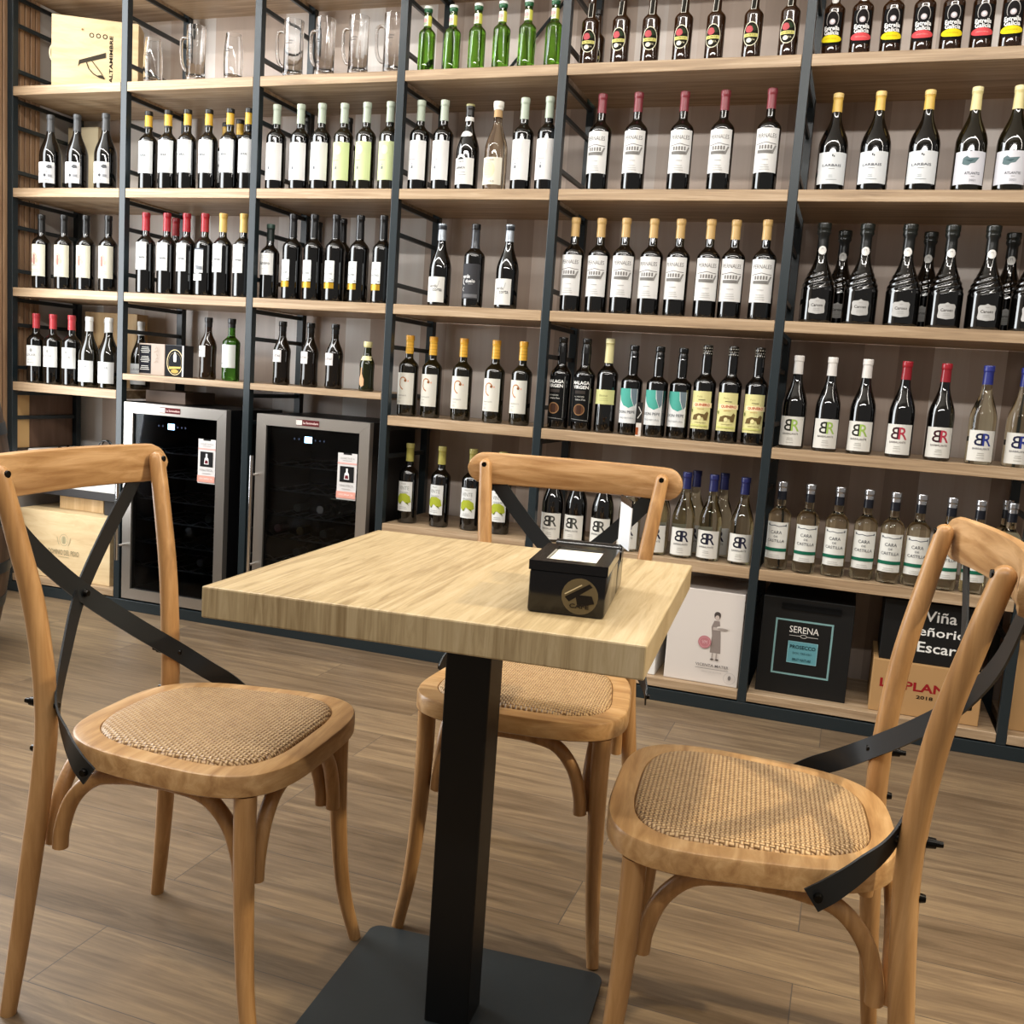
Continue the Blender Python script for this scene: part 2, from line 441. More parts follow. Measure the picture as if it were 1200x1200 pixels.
def put(key, x, y, z, label, cat, group=None, rot=None):
    if key not in PROTO: PROTO[key] = o = make(key)
    else: o = dup(PROTO[key])
    o.location = (x, y, z + .0006)
    o.rotation_euler = (0, 0, math.radians(random.uniform(-7, 7)) if rot is None else rot)
    tag(o, label, cat, group if group else None)
    if not group and 'group' in o: del o['group']
    return o
ORD = 'first second third fourth fifth sixth seventh eighth ninth tenth'.split()
NUM = 'zero one two three four five six seven eight nine ten'.split()
def row(key, xs, y, z, desc, cat, group=None, jit=.006, rot=None):
    n = len(xs)
    for i, x in enumerate(xs):
        if n == 1: lab = desc
        elif n == 2: lab = ('left' if i == 0 else 'right') + ' of two ' + desc
        else: lab = f'{ORD[i]} from left of {NUM[n]} {desc}'
        put(key, x, y + random.uniform(-jit, jit), z, lab, cat, group, rot)

CAP = lambda c, r=.35: simple('foil_' + c, c, r, .0, .5)
FOIL = lambda c, r=.3: simple('metal_foil_' + c, c, r, .55, .5)
W = '#dfdedb'; CR = '#ece6d2'; INK = '#2b2a2a'; GREY = '#666666'; LG = '#8d8d8b'

def pernales():
    P = Print().rect(-.043, .043, .055, .192, W)
    P.text('PERNALES', 0, .168, .062, .013, '#55524f', .0)
    P.line([(-.034, .142), (-.018, .144), (0, .148), (.018, .144), (.034, .143)], .0022, '#7b7876')
    l = P.layer
    for i in range(5): P.rect(-.019+.009*i-.0028, -.019+.009*i+.0028, .127, .139, '#7d7a77', l)
    P.rect(-.026, .024, .114, .1235, '#787672'); P.poly([(.024, .114), (.034, .138), (.028, .138), (.018, .116)], '#8a8884')
    P.lines(0, .094, .03, 1, .01, LG).lines(0, .078, .034, 3, .007, '#a09f9b')
    return P
deftype('pern', 'wine_bottle', 'bordeaux', .318, .0383, G_DARK, [(.062, CAP('#7c3138')), (.004, CAP('#6b2a30'))], [('label', .0383, pernales())])
deftype('perng', 'wine_bottle', 'bordeaux', .318, .0383, G_DARK, [(.062, CAP('#c3a167', .3)), (.004, CAP('#b08c54'))], [('label', .0383, pernales())])

P = Print().rect(-.05, .046, .022, .105, W).rect(-.036, .044, .042, .09, '#c9c9c9').rect(-.036, .02, .062, .072, '#a9a9a9').poly([(-.036, .072), (-.01, .078), (.02, .072), (.02, .076), (-.01, .082), (-.036, .077)], '#b8b8b8')
P.poly([(.012, .086), (.022, .095), (.034, .093), (.036, .082), (.022, .079)], '#5d5e60').rect(.02, .036, .046, .056, '#8d8e90').ell(.008, .052, .005, .006, '#4b4b4d').text('Ladera', .012, .034, .026, .007, '#55504c')
deftype('landscape', 'wine_bottle', 'burgundy', .298, .044, G_DARK, [(.066, CAP('#3c3d3e')), (.064, CAP('#4a4b4c'))], [('label', .044, P)])

P = Print().rect(-.043, .04, .062, .186, '#d9dbdb').ell(.0, .155, .008, .009, '#b4b6b8').text('LUBERA', -.004, .130, .036, .0095, '#34363a', .012).lines(0, .105, .03, 2, .012, '#9da1a3').lines(0, .078, .034, 3, .005, '#adb0b0')
YB = [(.066, CAP('#1a1a1a')), (.058, CAP('#d9ad3a', .3)), (.016, CAP('#1c1a16'))]
deftype('yb', 'wine_bottle', 'bordeaux', .303, .0362, G_DARK, YB, [('label', .0362, P)])

def plainlabel(base):
    P = Print().rect(-.044, .042, .034, .170, base).lines(-.01, .104, .034, 1, .01, GREY, .0016).rect(-.012, -.004, .072, .082, '#74767a').ell(-.008, .088, .003, .003, '#9a9c9e').lines(-.008, .058, .02, 2, .006, '#a3a4a4')
    P.ell(0, .14, .012, .016, '#e3e6e6' if base == W else '#dbe4bd')
    return P
GC = [(.07, CAP('#aab5a2', .4)), (.016, CAP('#b3bdab', .4))]
deftype('whitelab', 'wine_bottle', 'bordeaux', .312, .0368, G_DARK, GC, [('label', .0368, plainlabel(W))])
deftype('greenlab', 'wine_bottle', 'bordeaux', .312, .0368, G_OLIVE, GC, [('label', .0368, plainlabel('#ccd8a2'))])

P = Print().rect(-.044, .043, .018, .108, '#dddcd8').ell(-.006, .108, .016, .012, '#dddcd8').poly([(-.018, .106), (-.006, .111), (.004, .106), (.004, .102), (-.018, .102)], '#2a2a2a').text('DOBLE R', -.006, .094, .022, .006, INK).text('GARNICA', -.008, .074, .04, .008, INK, .01).lines(-.004, .058, .044, 2, .008, GREY).lines(-.006, .034, .036, 1, .006, LG)
N1 = Print().rect(-.028, .028, .238, .252, '#e7e5df'); SH = Print()
def cone(prof):   # wraps printing on to the neck and shoulder
    return lambda s, z, l: ((r_at(prof, z)+.0008+.0002*l)*math.sin(s/max(.012, r_at(prof, z))), -(r_at(prof, z)+.0008+.0002*l)*math.cos(s/max(.012, r_at(prof, z))), z)
pb = bottle_prof('burgundy', .295, .0405)
SH = Print().ell(0, .192, .020, .010, '#dad9d5').ell(-.014, .190, .010, .007, '#dad9d5').ell(.014, .190, .010, .007, '#dad9d5')
deftype('shield', 'wine_bottle', 'burgundy', .295, .0405, G_DARK, [(.038, CAP('#17130f')), (.006, CAP('#8f8a5c'))], [('label', .0405, P), ('neck_band', cone(pb), N1), ('shoulder_seal', cone(pb), SH)])
P = Print().rect(-.044, .043, .016, .108, '#dfdac8').ell(-.006, .066, .024, .03, '#ddd3b0').lines(-.012, .086, .03, 7, .006, '#b9ab86').text('Lias', .0, .1, .026, .007, '#8c8468').text('1915', .008, .026, .018, .006, '#6d6a58')
deftype('rose', 'wine_bottle', 'burgundy', .30, .0405, G_ROSE, [(.052, simple('cork', '#b99668', .7)), (.028, CAP('#ece8dc', .5))], [('label', .0405, P)], capname='stopper', capstep=lambda d, r: r+.0026 if d < .027 else r)

P = Print().rect(-.05, .05, .02, .116, '#d9dcdd').rect(-.004, -.0005, .103, .109, INK).rect(.001, .004, .101, .106, INK)
P.text('LARBAIS', -.002, .076, .058, .0075, '#50535a', .01).lines(-.002, .066, .024, 1, .006, LG).lines(-.004, .046, .016, 2, .005, '#a8b0b0').lines(0, .033, .044, 1, .005, '#9ca2a2')
deftype('lab', 'wine_bottle', 'burgundy', .300, .0455, G_DARK, [(.056, CAP('#d8b254', .32)), (.0148, CAP('#b98e34')), (.0118, CAP('#e2c47c'))], [('label', .0455, P)])
P = Print().rect(-.05, .05, .018, .114, '#d8d8de').poly([(-.024, .078), (-.022, .094), (-.012, .1), (-.004, .094), (.024, .096), (.012, .08), (.0, .078), (-.006, .072), (-.018, .074)], '#63777a').poly([(-.016, .088), (.01, .09), (.0, .082)], '#465a5e').text('ATLANTIS', .008, .05, .044, .0075, '#4d5058', .01).lines(.01, .041, .014, 1, .005, LG).text('2021', .01, .03, .018, .006, '#7d828a')
deftype('atl', 'wine_bottle', 'burgundy', .306, .0455, G_OLIVE, [(.066, CAP('#e0d296', .35)), (.0148, CAP('#c6b878')), (.0118, CAP('#e6dba6'))], [('label', .0455, P)])

P = Print().rect(-.046, .044, .052, .182, '#d6d3c0').ell(-.002, .128, .014, .018, '#d9c9b4').ring(-.002, .132, .012, .014, .0025, '#b08c7c').rect(-.006, .003, .1, .14, '#a1776c').ell(-.012, .115, .007, .01, '#cfa598').ell(.009, .115, .006, .01, '#c3b3a0').text('CEREMONIA', -.002, .096, .026, .005, '#77675c').lines(-.001, .078, .046, 2, .008, '#979380')
deftype('cream', 'wine_bottle', 'bordeaux', .305, .0368, G_DARK, [(.072, CAP('#141414', .3)), (.016, CAP('#1c1c1c', .3))], [('label', .0368, P)])

def crianza():
    P = Print().rect(-.04, .024, .092, .2, '#dadbd9').lines(-.008, .192, .05, 1, .01, GREY).poly([(-.028, .155), (-.014, .172), (.006, .166), (.008, .148), (-.02, .145)], '#b4b6b6').text('Crianza', -.002, .142, .038, .009, '#3f4248', .01).lines(-.004, .13, .032, 1, .005, LG).rect(-.02, -.012, .112, .122, '#8f9394')
    return P
deftype('redc', 'wine_bottle', 'bordeaux', .318, .037, G_DARK, [(.07, CAP('#a3222c', .3)), (.016, CAP('#8f1c26', .3))], [('label', .037, crianza())])
deftype('goldc', 'wine_bottle', 'bordeaux', .318, .037, G_DARK, [(.07, CAP('#cfae62', .3)), (.016, CAP('#bf9c50', .3))], [('label', .037, crianza())])
P = Print().rect(-.038, .022, .088, .182, '#d8dad8').rect(-.038, .022, .176, .182, '#50535a').lines(-.008, .168, .05, 5, .009, '#8d9193').poly([(-.014, .118), (.02, .112), (.02, .1), (-.004, .1)], '#7c8084').rect(-.036, .018, .058, .083, '#e2e4e2').lines(-.008, .074, .04, 2, .006, '#9c9f9f')
deftype('redback', 'wine_bottle', 'bordeaux', .318, .037, G_DARK, [(.07, CAP('#a3222c', .3)), (.016, CAP('#8f1c26', .3))], [('label', .037, P)])

P = Print().rect(-.042, .038, .09, .172, '#dbdbd8').text('Alumbro', -.002, .134, .052, .013, '#3c3c3c', .012).lines(.002, .112, .026, 1, .006, LG).lines(.0, .162, .04, 2, .006, '#aaaba9')
deftype('small', 'wine_bottle', 'bordeaux', .282, .0362, G_DARK, [(.062, CAP('#16201c', .3)), (.014, CAP('#2a4238', .3))], [('label', .0362, P)])
P = Print().rect(-.034, .014, .07, .148, '#d9dbd9').lines(-.008, .14, .022, 2, .007, '#9fa3a2').text('CASTIJO', -.01, .122, .024, .006, GREY).text('FAUSTINO', -.01, .1, .034, .008, '#7d8183', .01).lines(-.004, .082, .026, 2, .006, '#8d9191').rect(.006, .012, .074, .08, '#9aa09e')
P.rect(-.034, .014, .046, .067, 'GOLD')
deftype('goldband', 'wine_bottle', 'bordeaux', .318, .037, G_DARK, [(.085, CAP('#121214', .28)), (.062, CAP('#1d1d20', .28)), (.058, CAP('#111113', .28))], [('label', .037, P)])

P = Print().rect(-.044, .03, .014, .104, '#dddcd6').text('verdu', -.012, .071, .032, .011, '#4a4a4a', .012).text('corta', .004, .058, .034, .011, '#4a4a4a', .012).line([(-.024, .062), (-.03, .052), (-.022, .046), (-.03, .036), (-.024, .03)], .0022, '#707070').lines(-.022, .023, .026, 1, .005, '#7c7c7c').line([(.006, .072), (.01, .09)], .0012, '#8a8a8a')
deftype('verde', 'wine_bottle', 'burgundy', .293, .0405, G_DARK, [(.058, FOIL('#aeb6be')), (.02, CAP('#30343a', .3)), (.005, FOIL('#9aa2aa'))], [('label', .0405, P)])
P = Print().rect(-.044, .04, .03, .152, '#3b3b3e').text('verde', -.012, .108, .034, .013, '#e4e4e2', .02).text('duelo', .006, .092, .036, .012, '#e4e4e2', .02).line([(-.02, .1), (-.024, .086), (-.016, .078)], .003, '#e4e4e2').lines(.008, .081, .024, 1, .005, '#b5b5b3').line([(-.018, .07), (-.024, .062), (-.018, .056)], .0025, '#cfcfcd').rect(-.02, .034, .034, .046, '#6a6a6c')
deftype('blackl', 'wine_bottle', 'bordeaux', .292, .0375, G_DARK, [(.084, simple('clear_foil', '#4a4c50', .22, .4)), (.018, CAP('#101012', .25))], [('label', .0375, P)])

def swirl():
    P = Print().rect(-.041, .036, .042, .16, '#d9d7cc')
    c = [( -.006+.013*math.cos(a)*k, .128+.015*math.sin(a)*k) for a, k in [(math.radians(t), 1.0) for t in range(20, 215, 15)]]
    c += [(-.019, .114), (-.013, .104), (-.004, .098)]
    P.line(c, .0042, '#b07a50').ell(.004, .131, .005, .005, '#8b5a36').ell(.014, .13, .0025, .0035, '#e0a48c')
    P.text('TEMPERANTE', -.008, .076, .036, .004, '#807c74').lines(-.016, .066, .02, 1, .005, '#8f8b84').lines(-.02, .056, .018, 2, .005, '#9d9992')
    return P
stripes = [(.066 - .011*i - d, CAP('#dca93c', .3) if d == 0 else CAP('#b58424', .3)) for i in range(5) for d in (0, .009)]
deftype('swirl', 'wine_bottle', 'bordeaux', .297, .0372, G_OLIVE, stripes + [(.012, CAP('#d39a34', .3))], [('label', .0372, swirl())])

P = Print().rect(-.044, .03, .03, .186, '#0b0b0b')
P.line([(-.042, .04), (-.042, .184)], .0016, '#8d8d8a').line([(.028, .04), (.028, .184)], .0016, '#8d8d8a').line([(-.042, .04), (.028, .036)], .0016, '#8d8d8a')
P.text('MALAGA', -.006, .166, .062, .012, '#eeeeea', .03).text('VIRGEN', -.006, .151, .058, .012, '#eeeeea', .03).rect(-.026, .012, .128, .139, '#3a3430').text('P.X. Y MOSCATEL', -.008, .118, .036, .005, '#c9c7bd').text('Solera Fina', -.004, .108, .036, .006, '#d8d6cc').ell(-.006, .073, .02, .02, '#5a3a26').ring(-.006, .073, .02, .02, .003, '#8b6a48').rect(-.014, .002, .058, .088, '#3c261a')
deftype('malaga', 'wine_bottle', 'angular', .318, .0375, G_DARK, [(.05, CAP('#0c0b0a', .25)), (.016, CAP('#15120f', .25))], [('label', .0375, P)])
P = Print().rect(-.042, .04, .098, .148, '#cbcb8c').text('Ximenez', -.002, .128, .03, .007, '#7a7848').lines(0, .117, .04, 2, .006, '#a5a46c').rect(-.042, .04, .098, .102, '#c6c586')
deftype('cremacap', 'wine_bottle', 'bordeaux', .322, .0365, G_DARK, [(.082, CAP('#d8d09a', .4)), (.0165, CAP('#b6ab72')), (.0135, CAP('#ded7a6', .4))], [('label', .0365, P)])
P = Print().rect(-.042, .028, .04, .158, '#dadbd9').poly([(-.042, .158), (.002, .158), (.004, .13), (.016, .1), (.0, .092), (-.02, .1), (-.034, .118), (-.042, .14)], '#4fa394').poly([(.004, .158), (.026, .158), (.026, .11), (.018, .098), (.008, .12)], '#6f7f88').line([(.003, .158), (.005, .13), (.014, .106), (.02, .094)], .0012, '#e8eeee')
P.text('DON PEPE', -.008, .078, .06, .01, '#6d7276', .01).text('FINO NATURAL', -.006, .058, .054, .006, '#8d9194')
deftype('don', 'wine_bottle', 'sherry', .304, .0372, G_DARK, [(.036, CAP('#101010', .22))], [('label', .0372, P)])
P = Print().rect(-.043, .032, .04, .166, '#d6cf92').text('Palo', -.008, .148, .018, .005, '#a09860').rect(-.034, .036, .112, .128, '#f0dcb0').text('QUINERO', .002, .12, .052, .0105, '#b4472c', .03).lines(0, .137, .03, 1, .004, '#5b5138', .002).lines(-.002, .107, .03, 1, .004, '#b9763c')
P.poly([(-.028, .07), (-.024, .086), (-.008, .092), (.012, .09), (.02, .1), (.026, .094), (.022, .07), (.012, .07), (.008, .08), (-.008, .08), (-.012, .07)], '#6b5834').ell(-.004, .078, .006, .007, '#e3d9a0').ell(-.034, .1, .003, .006, '#6d7a3c').lines(0, .062, .05, 1, .004, '#8f8454').rect(-.036, .026, .049, .055, '#c9c97a')
def dots(root): pass
deftype('quin', 'wine_bottle', 'angular', .318, .0378, G_DARK, [(.034, CAP('#17140f', .2)), (.012, CAP('#242019', .2))], [('label', .0378, P), ('neck_dots', cone(bottle_prof('angular', .318, .0378)), None)])
ND = Print()
for i in range(7):
    for k in range(3): ND.ell(-.021+.007*i+.003*(k % 2), .291+.009*k, .0016, .0016, '#cfcabd', 8); ND.layer = 3
TYPES['quin']['labels'] = [('label', .0378, P), ('neck_dots', cone([(r+.001, z) for r, z in bottle_prof('angular', .318, .0378)]), ND)]

def monogram(cb, cr, base='#d9d7cf'):
    P = Print().rect(-.045, .042, .010, .104, base)
    P.text('B', -.012, .076, .026, .038, cb, .012, mirror=True).text('R', .012, .076, .026, .038, cr, .012)
    P.text('BARBALANTE', -.002, .048, .05, .006, cb).lines(-.002, .034, .024, 2, .006, '#8f8c82').lines(-.002, .02, .03, 1, .006, '#a5a299')
    return P
deftype('brg', 'wine_bottle', 'burgundy', .300, .0395, G_DARK, [(.058, CAP('#dcd8d2', .4)), (.014, CAP('#e4e0da', .4))], [('label', .0395, monogram('#2b2a22', '#9bb95c'))], capname='screw_cap')
deftype('brr', 'wine_bottle', 'burgundy', .300, .0395, G_DARK, [(.056, CAP('#8c1d26', .28)), (.016, CAP('#9c222c', .28))], [('label', .0395, monogram('#3a1c22', '#b0394a'))])
deftype('brb', 'wine_bottle', 'burgundy', .300, .0395, G_CLEAR, [(.056, CAP('#232a72', .35)), (.014, CAP('#2a327e', .35))], [('label', .0395, monogram('#1e1f3a', '#2f3a86'))], capname='screw_cap')
deftype('brk', 'wine_bottle', 'burgundy', .292, .0392, G_DARK, [(.056, CAP('#d9d3c2', .4)), (.014, CAP('#e2dccc', .4))], [('label', .0392, monogram('#22211f', '#4a4944'))], capname='screw_cap')
deftype('brc', 'wine_bottle', 'burgundy', .292, .0392, G_CLEAR, [(.056, CAP('#1c2052', .35)), (.014, CAP('#22275e', .35))], [('label', .0392, monogram('#1b1b26', '#25263a'))], capname='screw_cap')
P = Print().rect(-.036, .03, .046, .158, '#dbdcd9').text('PAGO', -.004, .15, .02, .006, '#82857d').text('VINTE', -.003, .134, .042, .014, '#8b8e88').text('VENDIMIA', -.003, .117, .038, .007, '#979a94')
P.poly([(-.032, .082), (-.03, .1), (-.018, .112), (.006, .114), (.022, .104), (.027, .082), (.012, .074), (-.004, .086), (-.018, .072)], '#a4ad35').poly([(-.02, .072), (-.008, .084), (-.012, .072)], '#5c6420').poly([(.006, .08), (.02, .068), (.014, .08)], '#5c6420').lines(-.003, .062, .036, 2, .006, '#939691')
deftype('lime', 'wine_bottle', 'bordeaux', .300, .0368, G_DARK, [(.066, CAP('#a79f52', .32)), (.015, CAP('#b8b068', .32))], [('label', .0368, P)])
def cara():
    P = Print().rect(-.042, .038, .038, .16, '#dbdbd4').line([(-.03, .15), (-.022, .147), (-.01, .149), (.004, .146), (.018, .148), (.028, .15)], .0026, '#5b6068').rect(-.033, -.029, .147, .154, '#4d525a').rect(.026, .03, .147, .154, '#4d525a')
    P.text('CARA', -.002, .126, .036, .0105, '#3c4048', .0).text('DE', -.002, .112, .012, .006, '#3c4048').text('CASTILLA', -.002, .098, .056, .0095, '#3c4048', .0).rect(-.042, .038, .063, .074, '#176048').lines(-.002, .05, .04, 2, .006, '#a5a59d')
    return P
SIL = simple('silver_foil', '#d0d0d2', .2, .9)
deftype('cara', 'wine_bottle', 'bordeaux', .291, .0368, G_GOLD, [(.058, CAP('#15171f', .28)), (.03, SIL), (.017, simple('silver_foil_dull', '#a4a4a8', .25, .9)), (.0135, SIL)], [('label', .0368, cara())])
P = Print().rect(-.046, .044, .072, .158, '#dcdcd8').ell(.004, .138, .006, .007, '#9a9a95').text('LUKAR', 0, .118, .046, .010, '#807c78').lines(0, .102, .03, 2, .006, '#9a9994').text('TEMPRANILLO', 0, .086, .032, .005, '#8a8884')
deftype('red6', 'wine_bottle', 'bordeaux', .292, .0372, G_DARK, [(.06, CAP('#b43a40', .3)), (.015, CAP('#a53239', .3))], [('label', .0372, P)])
P = Print().rect(-.05, .046, .022, .11, '#d9dbda').text('LUKAR', 0, .086, .042, .009, '#6f7376').lines(-.004, .07, .04, 3, .007, '#9da1a1').lines(-.002, .04, .036, 2, .006, '#a9acac')
deftype('wht6', 'wine_bottle', 'burgundy', .29, .0412, G_OLIVE, [(.058, CAP('#dfdfda', .4)), (.014, CAP('#e8e8e4', .4))], [('label', .0412, P)])
P = Print().rect(-.04, .006, .088, .132, '#dad9d5').text('SHERRY', -.016, .114, .03, .007, '#6d6d6d').lines(-.018, .1, .026, 1, .005, '#90908c')
deftype('sherrysm', 'wine_bottle', 'vermouth', .243, .0335, simple('brown_sherry_glass', '#1e1005', .05, 0, .6), [(.036, CAP('#191615', .28))], [('label', .0336, P)])
P = Print().rect(-.036, .012, .088, .134, '#dad7d5').text('LUSTAU', -.008, .112, .03, .008, '#4e4848', .012).lines(-.014, .1, .026, 1, .005, '#c2605c')
deftype('vermouth', 'wine_bottle', 'vermouth', .243, .0335, simple('amber_black_glass', '#130c05', .05, 0, .6), [(.036, CAP('#121110', .25))], [('label', .0336, P)])
P = Print().rect(-.04, .04, .052, .142, '#d2d7d2').lines(-.01, .13, .04, 2, .01, '#98a09a').lines(-.01, .09, .03, 2, .007, '#a9b3ad').rect(-.02, -.012, .066, .071, '#7d8580')
deftype('greensm', 'wine_bottle', 'bordeaux', .243, .0345, G_GREENW, [(.034, CAP('#161616', .3))], [('label', .0345, P)])
P = Print().poly([(-.014, .024), (-.004, .016), (.006, .022), (.006, .045), (-.003, .066), (-.004, .088), (-.009, .088), (-.010, .064), (-.017, .044)], '#c9a07a')
N2 = Print().rect(-.03, .03, .116, .132, '#e6dda8')
deftype('halfsm', 'wine_bottle', 'vermouth', .184, .0285, simple('olive_half_glass', '#1c1f08', .05, 0, .6), [(.02, CAP('#d8cf96', .4))], [('label', .029, P), ('neck_band', cone(bottle_prof('vermouth', .184, .0285)), N2)], capname='cap')

# sparkling: spiral ribs round the shoulder
def ribs(a, z):
    t = (z - .098) / .072
    if t < 0 or t > 1: return 0
    return .0010 * min(1, 4*t, 4*(1-t)) * (2*(.5+.5*math.sin(2*PI*z/.0170 - 5*a))**2 - .7)
P = Print().poly([(-.026, .036), (-.024, .03), (0, .026), (.024, .03), (.026, .036), (.024, .05), (.026, .066), (.022, .072), (.008, .073), (0, .077), (-.008, .073), (-.022, .072), (-.026, .066), (-.024, .05)], '#b6b5b2')
P.text('Caroso', 0, .054, .036, .009, '#33302e', .015).lines(0, .066, .014, 1, .004, '#8f8d8a').lines(0, .043, .024, 2, .005, '#9b9996')
N3 = Print().ell(0, .228, .0125, .0135, '#e6e5e0').rect(-.003, .003, .222, .235, '#9c9c9a')
psk = bottle_prof('sparkling', .312, .0520)
FB = CAP('#151614', .28)
deftype('spark', 'sparkling_wine_bottle', 'sparkling', .312, .0520, G_DARK, [(.078, FB), (.03, CAP('#1d1f1b', .25))], [('label', .0520, P), ('neck_seal', cone([(r+.0012, z) for r, z in psk]), N3)], capname='foil', twist=ribs, seg=80, dense=True,
        capstep=lambda d, r: r + (.0050 if d < .026 else .0058 if d < .032 else .0008))

# beers
pbe = bottle_prof('beer', .224, .0298)
P = Print().rect(-.024, .024, .158, .192, '#e9ebdc').rect(.008, .024, .158, .192, '#d6d45c').ell(-.004, .176, .008, .008, '#d8a8a4').ell(-.004, .166, .007, .004, '#b7c4a0')
E1 = Print().frame(-.024, .024, .022, .118, .0012, 'GREENLINE')
deftype('greenb', 'beer_bottle', 'beer', .224, .0298, G_GREEN, [(.02, CAP('#1f5a34', .35)), (.007, CAP('#e4e8e0', .35))], [('neck_label', cone(pbe), P)], capname='crown_cap')
P = Print().ell(0, .076, .026, .037, '#ece8cc').ell(0, .076, .0235, .0345, '#1a150c').ell(-.006, .090, .012, .011, '#b8565a').poly([(0, .104), (.012, .1), (.018, .088), (.008, .084), (.004, .094)], '#2c3a24').rect(-.022, .022, .067, .077, '#d9d27c').text('LA VIRTUD', 0, .072, .034, .006, '#4c4a22').ell(-.004, .056, .008, .007, '#e6e2cf').text('IPA', .008, .058, .012, .006, '#c9c2a0')
N4 = Print().poly([(-.006, .155), (.006, .155), (.0045, .18), (.007, .2), (-.007, .2), (-.0045, .18)], '#24221c').line([(-.007, .153), (-.007, .2)], .0018, '#dcd8cc').line([(.007, .153), (.007, .2)], .0018, '#dcd8cc').line([(-.008, .153), (.008, .153)], .002, '#dcd8cc')
deftype('brownb', 'beer_bottle', 'beer', .236, .0302, G_BROWN, [(.012, CAP('#1b1713', .35))], [('label', .0302, P), ('neck_label', cone(bottle_prof('beer', .236, .0302)), N4)], capname='crown_cap')
def estrella(c, c2):
    P = Print().rect(-.03, .03, .03, .128, '#0d0b0b').ell(0, .106, .019, .026, '#b9b5b0').ell(0, .105, .0172, .024, '#171314').rect(-.024, .024, .066, .09, '#171314')
    P.ell(0, .099, .0085, .0085, '#c3b8ba').ell(.0, .1, .0045, .0045, '#f0e9ea').text('Estrella', 0, .080, .046, .013, '#f2f2f0', .03).text('Galicia', 0, .067, .044, .013, '#f2f2f0', .03)
    P.ell(0, .049, .033, .0115, c).text('CERVEZA ESPECIAL', 0, .049, .034, .0035, c2)
    return P
NE = Print().ell(0, .168, .011, .012, '#e9e7e2').ell(0, .168, .007, .008, '#1a1617')
for k, c, c2 in (('esty', '#ecd922', '#b58a1c'), ('estr', '#dc5054', '#f3b0aa')):
    deftype(k, 'beer_bottle', 'beer', .238, .0318, G_BROWN, [(.012, CAP('#2a1b17', .35))], [('label', .0318, estrella(c, c2)), ('neck_label', cone(bottle_prof('beer', .238, .0318)), NE)], capname='crown_cap')
MATS['paper_GOLD'] = simple('gold_band', '#c79a2c', .28, .6)
MATS['paper_GREENLINE'] = simple('green_emboss', '#b8cfa0', .2)

# ------------------------------------------------------------------ the setting
S0, S1, S2, S3, S4, S5, S6, S7 = 2.531, 2.125, 1.719, 1.312, .906, .502, .916, .986
SB = .08
PX = [-3.435, -2.859, -2.25, -1.652, -1.053, -.265, .53, 1.33]
def struct(o): o['kind'] = 'structure'; return o
struct(box('floor', -3.52, 3.2, -4.6, .48, -.06, 0, M_FLOOR, bev=0))
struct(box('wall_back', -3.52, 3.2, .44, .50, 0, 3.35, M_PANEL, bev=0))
struct(box('ceiling', -3.6, 3.2, -4.6, .5, 3.35, 3.41, M_CEIL, bev=0))
# left wall with a window opening beside the shelving
WY0, WY1, WZ0, WZ1 = -1.90, -.30, .30, 3.25
bm = bmesh.new()
add_box(bm, -3.6, -3.47, WY1, .5, 0, 3.35)
add_box(bm, -3.6, -3.47, -4.6, WY0, 0, 3.35)
add_box(bm, -3.6, -3.47, WY0, WY1, 0, WZ0)
add_box(bm, -3.6, -3.47, WY0, WY1, WZ1, 3.35)
struct(mesh_obj('wall_left', bm, M_WALL))
bm = bmesh.new()
for y0 in [-.27 + .0285*i for i in range(16)]:
    add_box(bm, -3.47, -3.455, y0, y0+.0225, .635, 3.33, .002, 0, 1)
add_box(bm, -3.47, -3.463, -.27, .185, .635, 3.33, 0, 1)
struct(mesh_obj('trim_1', bm, [M_SLAT, simple('slat_gap', '#2c211a', .7)]))
wf = bmesh.new()
for a in ((WY0, WY0+.05, WZ0, WZ1), (WY1-.05, WY1, WZ0, WZ1), (WY0, WY1, WZ0, WZ0+.05), (WY0, WY1, WZ1-.05, WZ1)):
    add_box(wf, -3.57, -3.51, a[0], a[1], a[2], a[3])
w1 = struct(mesh_obj('window_1', wf, simple('window_frame', '#2b2e30', .5)))

# ------------------------------------------------------------------ shelving
unit = empty('shelving_unit', (0, 0, 0))
tag(unit, 'tall wall shelving of blue-black steel posts and light oak boards, loaded with bottles', 'shelving')
PW = .0145
for i, x in enumerate(PX):
    fp = box('post', x-PW, x+PW, -.0, .029, 0.045, 3.32, M_STEEL, unit, bev=.0015)
    bp = box('post', x-PW, x+PW, .37, .399, 0, 3.32, M_STEEL, unit, bev=.0015)
    if i < 7:
        lv = [S0, S1, S2, S3] + ([S6] if i == 0 else [S6, .3] if i in (1,) else [S7, .45] if i == 2 else [S4, S5])
        for s in lv:
            for dz in (-.05, -.155) + ((-.335,) if s > 1.2 else ()):
                if s + dz > .1:
                    b = bmesh.new(); add_box(b, x-.006, x+.006, .029, .37, s+dz-.008, s+dz+.008, .001, 0, 1)
                    mesh_obj('rung', b, M_STEEL, fp)
def board(k, z, th=.036, y1=.40):
    x0, x1 = PX[k]+.0155, PX[k+1]-.0155
    b = bmesh.new(); add_box(b, x0, x1, 0.0, y1, z-th, z, .0012, 0, 1)
    mesh_obj('shelf_board', b, M_SHELF, unit)
for k in range(7):
    for z in (S0, S1, S2, S3): board(k, z)
board(0, S6, .036); board(1, S7, .025); board(2, S7, .025)
for k in (3, 4, 5, 6): board(k, S4); board(k, S5)
for k in (0, 3, 4, 5, 6): board(k, SB, .03)
box('base_rail', PX[0]-PW, PX[-1]+PW, -.0, .03, 0, .044, M_STEEL, unit, bev=.0015)
bm = bmesh.new(); add_tube(bm, [(-1.50, .42, 2.14), (-1.08, .42, 2.62)], [.006], 8, 0)
